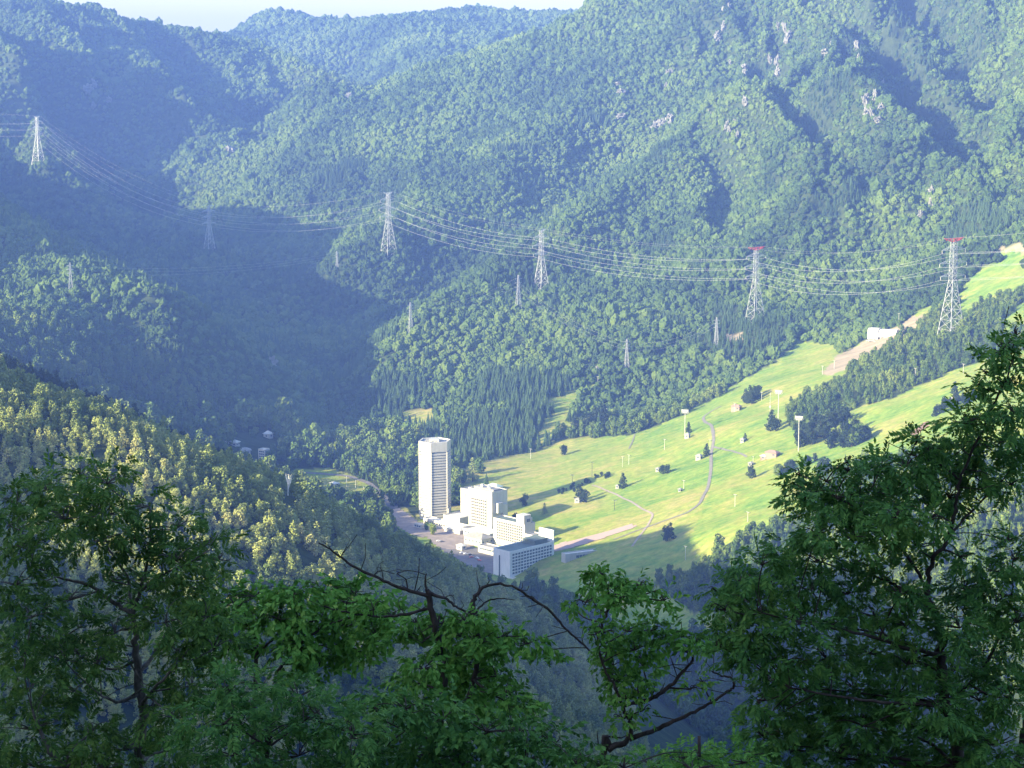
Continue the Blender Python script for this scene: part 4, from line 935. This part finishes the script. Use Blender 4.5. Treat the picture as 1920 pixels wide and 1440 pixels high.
def sprig(kind, rg):
    """one leafy shoot along +x, length about 1: leaves as folded kites"""
    V = []
    if kind == 'pinnate':
        n = 6; pos = [(.18+.8*k/n, s) for k in range(n) for s in (-1, 1)]+[(1., 0)]
        for t, s in pos:
            a = s*rg.uniform(.75, 1.1); l = .34*(1-.35*abs(t-.55))*rg.uniform(.85, 1.15); wd = l*.2
            d = np.array([cos(a), sin(a), rg.uniform(-.45, .05)]); d /= np.linalg.norm(d); sd = np.cross(d, (0, 0, 1)); sd /= np.linalg.norm(sd)
            sd = sd*cos(.4)+np.array([0, 0, 1])*sin(.4)*rg.uniform(-1, 1); p = np.array([t*.8, 0, -.18*t*t])
            V += [p, p+d*l*.45-sd*wd, p+d*l+np.array([0, 0, -.05*l*3]), p+d*l*.45+sd*wd]
    else:
        n = 7
        for k in range(n):
            t = .1+.9*k/(n-1); a = rg.uniform(-1.4, 1.4); l = .42*rg.uniform(.7, 1.15); wd = l*.30
            d = np.array([cos(a), sin(a), rg.uniform(-1.1, .1)]); d /= np.linalg.norm(d); sd = np.cross(d, (0, 0, 1)); sd /= np.linalg.norm(sd)
            sd = sd*cos(.5)+np.cross(sd, d)*sin(.5)*rg.uniform(-1.5, 1.5); p = np.array([t*.7, rg.uniform(-.05, .05), -.1*t*t])
            V += [p, p+d*l*.42-sd*wd, p+d*l-np.array([0, 0, .12*l]), p+d*l*.5+sd*wd*.95]
    return np.array(V)
SPR = {k: [sprig(k, np.random.default_rng(300+i)) for i in range(12)] for k in ('pinnate', 'broad')}
def spline(pts, n=5):
    p = np.array(pts, float); q = []
    for i in range(len(p)-1):
        a, b, c, d = p[max(0, i-1)], p[i], p[i+1], p[min(len(p)-1, i+2)]
        for k in range(n):
            t = k/n; q.append(.5*((2*b)+(c-a)*t+(2*a-5*b+4*c-d)*t*t+(3*b-a-3*c+d)*t**3))
    q.append(p[-1]); return np.array(q)
def fg_tree(name, label, cat, Y, limbs, clusters, kind, lm, bm_, leaf=.2, dens=1., seed=1, group=None, droop=.3, twigs=7, base=None, thin=.82):
    """limbs: lists of (px, py[, dY], thickness px); clusters: (px, py, rx, ry[, dY[, density]])"""
    rg = np.random.default_rng(seed); px2m = Y/FPX
    def W(px, py, dY=0): return np.array(P(px, py, Y+dY))
    b0 = W(*base) if base else W(limbs[0][0][0], limbs[0][0][1]); gz = float(H(b0[0], b0[1])); root = np.array([b0[0]+rg.uniform(-.3, .3), b0[1], gz-.2])
    e = empty(name, (root[0], root[1], root[2]+.2)); tag(e, label, cat, group); off_ = np.array(e.location[:])
    mb = MB(); nodes_ = []
    def tube(pts, r0, r1, seg=7):
        n = len(pts); V = []; wob = np.array([rg.normal(0, .12, 3) for _ in range(n)])
        for i, p in enumerate(pts):
            t = pts[min(n-1, i+1)]-pts[max(0, i-1)]; t = t/(np.linalg.norm(t)+1e-9); u = np.cross(t, (.3, 1, .2)); u /= np.linalg.norm(u); v = np.cross(t, u); r = r0+(r1-r0)*i/(n-1)
            for k in range(seg): V.append(p+wob[i]*r+r*(1+.12*sin(3*k+i))*(cos(2*pi*k/seg)*u+sin(2*pi*k/seg)*v))
        F = [(i*seg+k, i*seg+(k+1) % seg, (i+1)*seg+(k+1) % seg, (i+1)*seg+k) for i in range(n-1) for k in range(seg)]+[tuple(range(seg))[::-1], tuple(range((n-1)*seg, n*seg))]
        mb.add(np.array(V)-off_, F)
    for li, lb in enumerate(limbs):
        pts = [W(q[0], q[1], q[2]) for q in lb]; th = [q[3]*px2m/2*thin for q in lb]
        if li == 0: pts = [root, (root*.5+pts[0]*.5)+np.array([rg.uniform(-.1, .1), 0, 0])]+pts; th = [th[0]*1.5, th[0]*1.2]+th
        s = spline(pts, 6); s[1:-1] += rg.normal(0, .28, (len(s)-2, 3))*np.mean(th)*np.array([1, 1, 1]); tt = np.interp(np.linspace(0, len(th)-1, len(s)), range(len(th)), th)
        n = len(s); V = []; seg = 8
        for i, p in enumerate(s):
            t = s[min(n-1, i+1)]-s[max(0, i-1)]; t = t/(np.linalg.norm(t)+1e-9); u = np.cross(t, (.3, 1, .2)); u /= np.linalg.norm(u); v = np.cross(t, u); r = max(tt[i], .004)
            p = p+rg.normal(0, .16, 3)*r
            for k in range(seg): V.append(p+r*(1+.15*sin(2.3*k+i*.8))*(cos(2*pi*k/seg)*u+sin(2*pi*k/seg)*v))
        F = [(i*seg+k, i*seg+(k+1) % seg, (i+1)*seg+(k+1) % seg, (i+1)*seg+k) for i in range(n-1) for k in range(seg)]+[tuple(range(seg))[::-1], tuple(range((n-1)*seg, n*seg))]
        mb.add(np.array(V)-off_, F); nodes_ += [(p, r) for p, r in zip(s[3 if li == 0 else 0:], tt[3 if li == 0 else 0:])]
    for k in range(len(nodes_)//4):
        p, r = nodes_[rg.integers(0, len(nodes_))]; l = rg.uniform(.08, .3); u = rg.normal(size=3); u[1] *= .5; u[2] = abs(u[2])*.8-.1; u /= np.linalg.norm(u)
        q1 = p+u*l*.5+rg.normal(0, .03, 3); tube([p, q1, q1+(u+rg.normal(0, .4, 3))*l*.5], min(r*.35, .012), .003, 4)
    NP = np.array([q[0] for q in nodes_]); C = []; X = []; S = []
    for c in clusters:
        px, py, rx, ry = c[:4]; dY = c[4] if len(c) > 4 else rg.uniform(-.6, .6); dn = c[5] if len(c) > 5 else 1.
        ce = W(px, py, dY); a = np.array([rx*px2m, (rx+ry)*.75*px2m, ry*px2m])
        w_ = NP-ce; dist = np.linalg.norm(w_, axis=1)+np.maximum(0, w_[:, 2])*1.2; k = int(np.argmin(dist)); st = NP[k]; r0 = min(nodes_[k][1]*.6, .022)
        mid = (st+ce)/2+rg.normal(0, .05, 3)*np.linalg.norm(ce-st); tube(spline([st, mid, ce-np.array([0, 0, a[2]*.2])], 4), r0, .006, 5)
        tips = []
        for j in range(twigs):
            u = rg.normal(size=3); u /= np.linalg.norm(u); u[2] = abs(u[2])*.7+u[2]*.3; tip = ce+u*a*rg.uniform(.6, 1.0); tips.append(tip)
            tube(spline([ce-np.array([0, 0, a[2]*.2]), (ce+tip)/2+rg.normal(0, .02, 3), tip], 3), .0065, .0025, 3)
        area = pi*rx*ry*px2m**2; n = int(area/(leaf*leaf)*9.5*dens*dn)+3
        u = rg.normal(size=(n, 3)); u /= np.linalg.norm(u, axis=1)[:, None]; rad = rg.uniform(.25, 1.05, n)**.6
        lump = 1+.28*np.sin(u[:, 0]*5+px)+.22*np.sin(u[:, 2]*7+py)
        p = ce+u*a*(rad*lump)[:, None]
        d = u*np.array([1, 1, .45])+rg.normal(0, .45, (n, 3)); d[:, 2] -= droop*rg.uniform(0, 1, n); C.append(p); X.append(d); S.append(rg.uniform(.7, 1.25, n)*leaf)
    C = np.concatenate(C); X = np.concatenate(X); S = np.concatenate(S); n = len(C)
    X /= np.linalg.norm(X, axis=1)[:, None]; up = np.tile((0, 0, 1.), (n, 1))+rg.normal(0, .5, (n, 3)); Yv = np.cross(up, X); Yv /= np.linalg.norm(Yv, axis=1)[:, None]; Zv = np.cross(X, Yv)
    idx = rg.integers(0, 12, n); VV = []; 
    for t in range(12):
        m_ = idx == t; T = SPR[kind][t]; k = m_.sum()
        if not k: continue
        VV.append((C[m_][:, None]+S[m_][:, None, None]*(T[None, :, 0:1]*X[m_][:, None]+T[None, :, 1:2]*Yv[m_][:, None]+T[None, :, 2:3]*Zv[m_][:, None])-off_).reshape(-1, 3))
    VV = np.concatenate(VV); k = np.arange(len(VV)//4)[:, None]*4
    mesh_np('crown', VV, np.concatenate([k, k+1, k+2, k+3], 1), lm, e, smooth_=False)
    mb.build('trunk', bm_, e, smooth=True); print(name, n, 'sprigs', len(VV)//4, 'leaves')
    return e
fg_tree('feathery_tree', 'feathery leaved tree filling the left foreground, grey forked trunk rising from the bottom edge', 'tree', 17.5,
    [[(262,1440,0,26),(268,1340,0,24),(258,1262,0,20),(252,1190,0,15),(248,1150,0,13)], [(250,1150,0,12),(215,1130,.1,10),(170,1100,.2,8),(120,1085,.3,6),(60,1060,.4,4)], [(248,1150,0,12),(262,1110,0,9),(275,1060,0,7),(282,1000,0,5),(280,950,0,3)],
     [(262,1110,0,8),(300,1080,-.2,6),(345,1060,-.3,4),(395,1030,-.3,3)], [(245,1130,0,9),(238,1080,.2,7),(205,1030,.3,5),(185,960,.4,3),(180,900,.4,2)], [(258,1300,0,12),(225,1315,-.3,8),(190,1305,-.4,5)], [(262,1260,0,12),(290,1225,.2,8),(315,1180,.3,5)],
     [(262,1325,0,10),(290,1290,-.4,7),(330,1250,-.6,5)], [(250,1240,0,8),(210,1255,.3,5),(150,1230,.4,4),(90,1210,.5,3)], [(120,1440,-.5,14),(95,1410,-.5,12),(80,1380,-.5,9),(60,1330,-.5,5)], [(150,1225,.3,10),(110,1200,.3,8),(60,1190,.3,5)]],
    [(30,940,50,35),(90,915,55,35),(150,890,50,32),(200,900,45,35),(40,990,55,35),(120,965,60,40),(200,960,60,40),(270,945,45,35,0,.6),(330,985,50,35,0,.8),(380,1020,50,30,0,.8),(410,1045,30,22,0,.6),(60,1030,60,25),(180,1010,70,30,0,.7),(260,1010,60,35,0,.8),(330,1045,55,32),(30,1090,45,40),(130,1120,50,28,0,.6),(210,1085,45,28,0,.6),(290,1100,60,35),(370,1100,50,35),
     (60,1150,60,38),(150,1170,65,35),(215,1180,40,35,0,.7),(310,1160,65,40),(385,1150,45,38),(40,1220,60,40),(120,1230,60,40),(180,1240,40,30),(340,1220,60,35),(400,1210,45,40),(50,1290,65,45),(140,1290,50,30),(360,1280,60,35),(60,1360,75,45),(170,1370,70,35),(230,1400,50,35),(330,1340,70,40),(310,1400,80,45),(60,1430,90,35),(180,1440,90,30)],
    'pinnate', ML_left, M_limb2, leaf=.17, dens=1.55, seed=11)
fg_tree('foreground_shrub', 'low mass of fine leaves at the bottom left beside the feathery tree', 'shrub', 15.5,
    [[(500,1440,0,10),(505,1400,0,8),(500,1360,0,5)], [(505,1400,0,6),(560,1360,0,4),(600,1330,0,3)], [(500,1400,0,6),(440,1360,0,4)]],
    [(430,1290,50,35),(490,1290,60,30),(560,1300,60,28),(420,1350,70,40),(510,1350,80,40),(600,1340,65,38),(660,1370,60,40),(440,1410,90,40),(560,1410,90,40),(660,1420,70,40)], 'pinnate', ML_dark, M_limb, leaf=.16, dens=1.6, seed=12)
fg_tree('broadleaf_tree', 'bright green broad leaved tree left of centre with drooping layered sprays', 'tree', 23,
    [[(480,1440,0,14),(478,1300,0,12),(482,1240,0,10),(478,1190,0,8)], [(480,1235,0,7),(520,1190,0,5),(600,1160,0,4)], [(520,1260,0,8),(560,1210,0,6),(620,1170,0,5),(700,1150,0,3)], [(478,1190,0,6),(450,1150,0,4),(430,1120,0,3)]],
    [(425,1130,45,22),(480,1115,60,24),(550,1110,60,22),(610,1108,60,24),(665,1112,55,24),(700,1140,45,24),(450,1165,55,24),(520,1155,65,28),(590,1155,70,28),(650,1170,60,28),(705,1185,40,22),(560,1200,60,26),(620,1210,55,26),(680,1220,35,20),(540,1240,40,22,0,.8),(600,1245,35,20,0,.8),(430,1215,40,30,0,.8),(735,1150,35,20),(400,1175,35,28)],
    'broad', ML_green, M_limb, leaf=.19, dens=1.9, seed=13, droop=.9)
fg_tree('gnarled_tree', 'gnarled dark tree in the centre foreground with long bare limbs reaching left across the wood', 'tree', 21,
    [[(850,1440,0,22),(835,1330,0,20),(828,1230,0,19),(815,1160,0,20),(800,1110,0,18)], [(806,1118,0,13),(760,1105,0,11),(710,1085,0,9),(660,1060,0,8),(625,1035,0,6),(598,1018,0,4)], [(803,1140,0,10),(760,1152,0,9),(700,1155,0,7),(640,1146,0,5),(608,1136,0,4)], [(806,1112,0,12),(835,1122,0,9),(860,1140,0,7),(890,1150,0,5)],
     [(800,1108,0,9),(797,1090,0,6),(800,1075,0,3)], [(765,1105,0,6),(760,1085,0,4),(745,1075,0,3),(770,1070,0,2),(800,1078,0,2)], [(826,1185,0,9),(805,1195,.1,6),(790,1205,.1,4)], [(875,1340,0,14),(893,1240,0,16),(892,1180,0,17),(886,1135,0,16),(896,1112,0,12),(920,1096,0,9),(960,1100,0,7),(998,1122,0,8)], [(998,1122,0,9),(1030,1145,0,8),(1060,1178,0,7),(1095,1210,0,6),(1122,1235,0,5)], [(890,1150,0,8),(912,1128,.1,5),(940,1122,.1,4),(965,1125,.1,2)],
     [(640,1042,0,4),(650,1025,0,2)], [(700,1082,0,4),(712,1070,0,3),(740,1076,0,2)]],
    [(830,1165,40,28),(865,1190,45,24),(900,1200,50,20),(945,1190,45,16),(985,1205,40,14),(1020,1218,25,10),(840,1225,50,26),(880,1240,45,24),(795,1250,45,24),(770,1275,45,20),(830,1275,55,26),(890,1285,50,24),(930,1265,40,18,0,.7),(860,1320,50,24),(950,1300,45,24),(975,1325,35,22),(910,1325,45,22),(780,1165,35,18),(760,1190,30,16),(900,1165,40,20),(870,1160,30,18),(700,1140,30,12,0,.6),(650,1130,25,10,0,.5)],
    'broad', ML_green, M_limb, leaf=.17, dens=2.0, seed=14, droop=.9, thin=.62)
fg_tree('foreground_shrub', 'dense dark green shrub mass at the bottom centre below the gnarled tree', 'shrub', 16.5,
    [[(860,1440,0,10),(850,1400,0,8),(840,1370,0,5)], [(850,1400,0,6),(930,1370,0,4),(1000,1370,0,3)], [(850,1400,0,6),(760,1370,0,4),(700,1340,0,3)]],
    [(700,1320,55,24),(760,1325,60,28),(830,1345,60,28),(730,1370,80,35),(830,1385,80,35),(910,1365,70,32),(980,1370,60,30),(1040,1390,50,28),(700,1420,80,35),(800,1430,90,30),(900,1425,90,35),(990,1420,80,35),(1080,1425,50,28),(1110,1440,40,20)], 'broad', ML_dark, M_limb, leaf=.14, dens=1.5, seed=15, droop=.6)
fg_tree('twisted_tree', 'small twisted tree right of centre with a tufted top and hooked bare limbs', 'tree', 20,
    [[(1130,1440,0,16),(1145,1405,0,18),(1180,1385,0,12),(1180,1350,0,9),(1166,1320,0,8),(1155,1290,0,7),(1135,1255,0,6),(1122,1215,0,6),(1126,1180,0,6),(1138,1150,0,6),(1142,1120,0,5),(1135,1090,0,3)], [(1180,1385,0,13),(1220,1372,0,11),(1270,1350,0,9),(1320,1325,0,7),(1360,1300,0,6),(1376,1288,0,6),(1372,1272,0,5),(1350,1266,0,4),(1334,1258,0,3)],
     [(1195,1318,0,9),(1230,1305,0,10),(1262,1280,0,9),(1285,1255,0,7),(1300,1235,0,6),(1290,1222,0,5),(1265,1212,0,3)], [(1166,1325,0,7),(1195,1318,0,8)], [(1138,1150,0,4),(1125,1143,0,3),(1115,1132,0,2)], [(1285,1258,0,3),(1262,1250,0,2)]],
    [(1128,1075,26,22),(1145,1098,30,22),(1112,1100,22,16),(1165,1118,30,16),(1195,1095,32,14),(1222,1108,30,12),(1245,1125,20,10),(1098,1128,26,9),(1075,1138,16,8),(1150,1135,18,10,0,.7),(1130,1185,30,18),(1175,1180,40,20),(1220,1180,40,18),(1265,1190,40,16),(1305,1200,38,14),(1340,1205,25,12),(1140,1215,36,20),(1190,1215,45,20),(1150,1245,30,20),(1205,1245,38,18),(1160,1275,28,18),(1195,1285,30,18,0,.7),(1175,1310,26,16),(1295,1290,26,14,0,.5),(1320,1280,20,12,0,.5),(1170,1345,22,16,0,.7),(1205,1330,20,14,0,.6)],
    'broad', ML_green, M_limb, leaf=.15, dens=1.7, seed=16, droop=.5)
fg_tree('great_foreground_tree', 'big dark tree covering the lower right, narrow leaflets, crown climbing to the right edge', 'tree', 17,
    [[(1795,1440,0,30),(1775,1320,0,26),(1765,1230,0,22),(1762,1190,0,20),(1750,1145,0,17),(1738,1110,0,13),(1745,1060,0,11),(1775,1010,0,9),(1790,960,0,8),(1800,900,0,7),(1830,830,0,6),(1862,760,0,5),(1890,700,0,4),(1900,640,0,2)], [(1750,1150,0,10),(1700,1110,0,8),(1640,1080,.2,6),(1590,1070,.3,5),(1530,1050,.3,3)], [(1740,1110,0,9),(1700,1040,0,7),(1650,990,0,6),(1600,950,0,4),(1540,915,0,3)],
     [(1765,1230,0,12),(1700,1215,-.3,9),(1620,1190,-.4,7),(1520,1170,-.5,5),(1430,1150,-.5,3)], [(1775,1320,0,12),(1700,1320,-.5,9),(1600,1310,-.6,6),(1480,1290,-.6,4)], [(1800,900,0,6),(1760,870,0,5),(1700,850,0,3)], [(1775,1010,0,7),(1830,950,.3,5),(1880,900,.3,4)], [(1775,1320,0,12),(1840,1260,.2,9),(1880,1180,.3,7),(1900,1100,.3,4)], [(1790,960,0,5),(1785,1000,.2,3),(1770,1020,.2,3)], [(1905,1440,.5,20),(1915,1390,.5,16),(1925,1340,.5,12)]],
    [(1905,625,16,20),(1880,650,32,18),(1900,680,30,25),(1860,665,22,12),(1850,700,26,14,0,.5),(1890,720,35,22,0,.8),(1835,720,20,12,0,.5),(1900,770,35,32),(1850,775,40,22),(1810,790,40,18),(1790,830,50,28),(1850,830,50,32),(1905,840,35,40),(1740,840,40,22),(1720,822,18,12),(1700,870,50,24),(1760,880,50,28),(1830,890,55,28),(1895,905,35,22),
     (1655,860,20,18),(1640,885,45,20),(1590,880,35,16),(1590,862,12,14),(1550,900,45,18),(1500,888,26,10),(1500,910,40,12),(1510,930,40,16),(1570,930,50,22),(1640,925,55,26),(1710,920,50,26),(1780,930,50,24),(1545,960,50,22),(1610,965,55,24),(1680,965,50,26),(1740,970,40,26),(1530,1000,45,22),(1590,1005,50,22),(1660,1010,45,22),(1720,1020,35,26),
     (1890,1010,40,20,0,.5),(1900,1045,40,28),(1860,1065,40,25),(1800,1040,35,20,0,.6),(1480,1030,50,24),(1430,1055,45,24),(1540,1050,50,26),(1600,1055,45,22,0,.6),(1390,1085,45,24),(1450,1095,55,28),(1520,1100,50,26),(1350,1110,38,20),(1360,1140,38,18),(1420,1140,50,26),(1590,1110,45,24,0,.7),(1660,1080,45,24,0,.8),(1690,1110,40,24),(1810,1100,45,32),(1870,1120,50,38),(1905,1160,40,45),
     (1370,1185,40,20),(1430,1190,55,28),(1500,1165,50,28),(1570,1170,55,28),(1640,1150,50,28),(1700,1170,45,28),(1800,1170,50,36),(1350,1210,28,14),(1400,1230,45,20),(1470,1235,60,28),(1550,1230,60,30),(1630,1220,60,32),(1700,1240,50,30),(1790,1250,60,36),(1870,1230,50,36),(1440,1270,40,20),(1520,1285,65,30),(1600,1285,65,32),(1680,1300,65,34),(1760,1320,60,36),(1840,1310,55,36,0,.7),(1900,1300,40,40),
     (1420,1310,30,18),(1460,1335,55,28),(1540,1345,65,32),(1620,1355,70,34),(1700,1370,70,34),(1790,1390,70,36),(1870,1390,60,36),(1430,1375,45,26),(1480,1400,70,32),(1570,1415,80,34),(1670,1430,80,34),(1770,1440,80,30),(1870,1440,70,34)],
    'pinnate', ML_dark, M_limb, leaf=.18, dens=2.3, seed=17)
fg_tree('foreground_shrub', 'strip of small dark leaves along the bottom edge right of the twisted tree', 'shrub', 15,
    [[(1310,1440,0,8),(1312,1425,0,6),(1310,1410,0,4)]], [(1170,1438,40,14),(1220,1430,50,18),(1290,1418,55,22),(1350,1415,50,24),(1400,1425,50,24),(1300,1440,90,16),(1260,1450,90,20)], 'pinnate', ML_green, M_limb, leaf=.13, dens=1.6, seed=18)
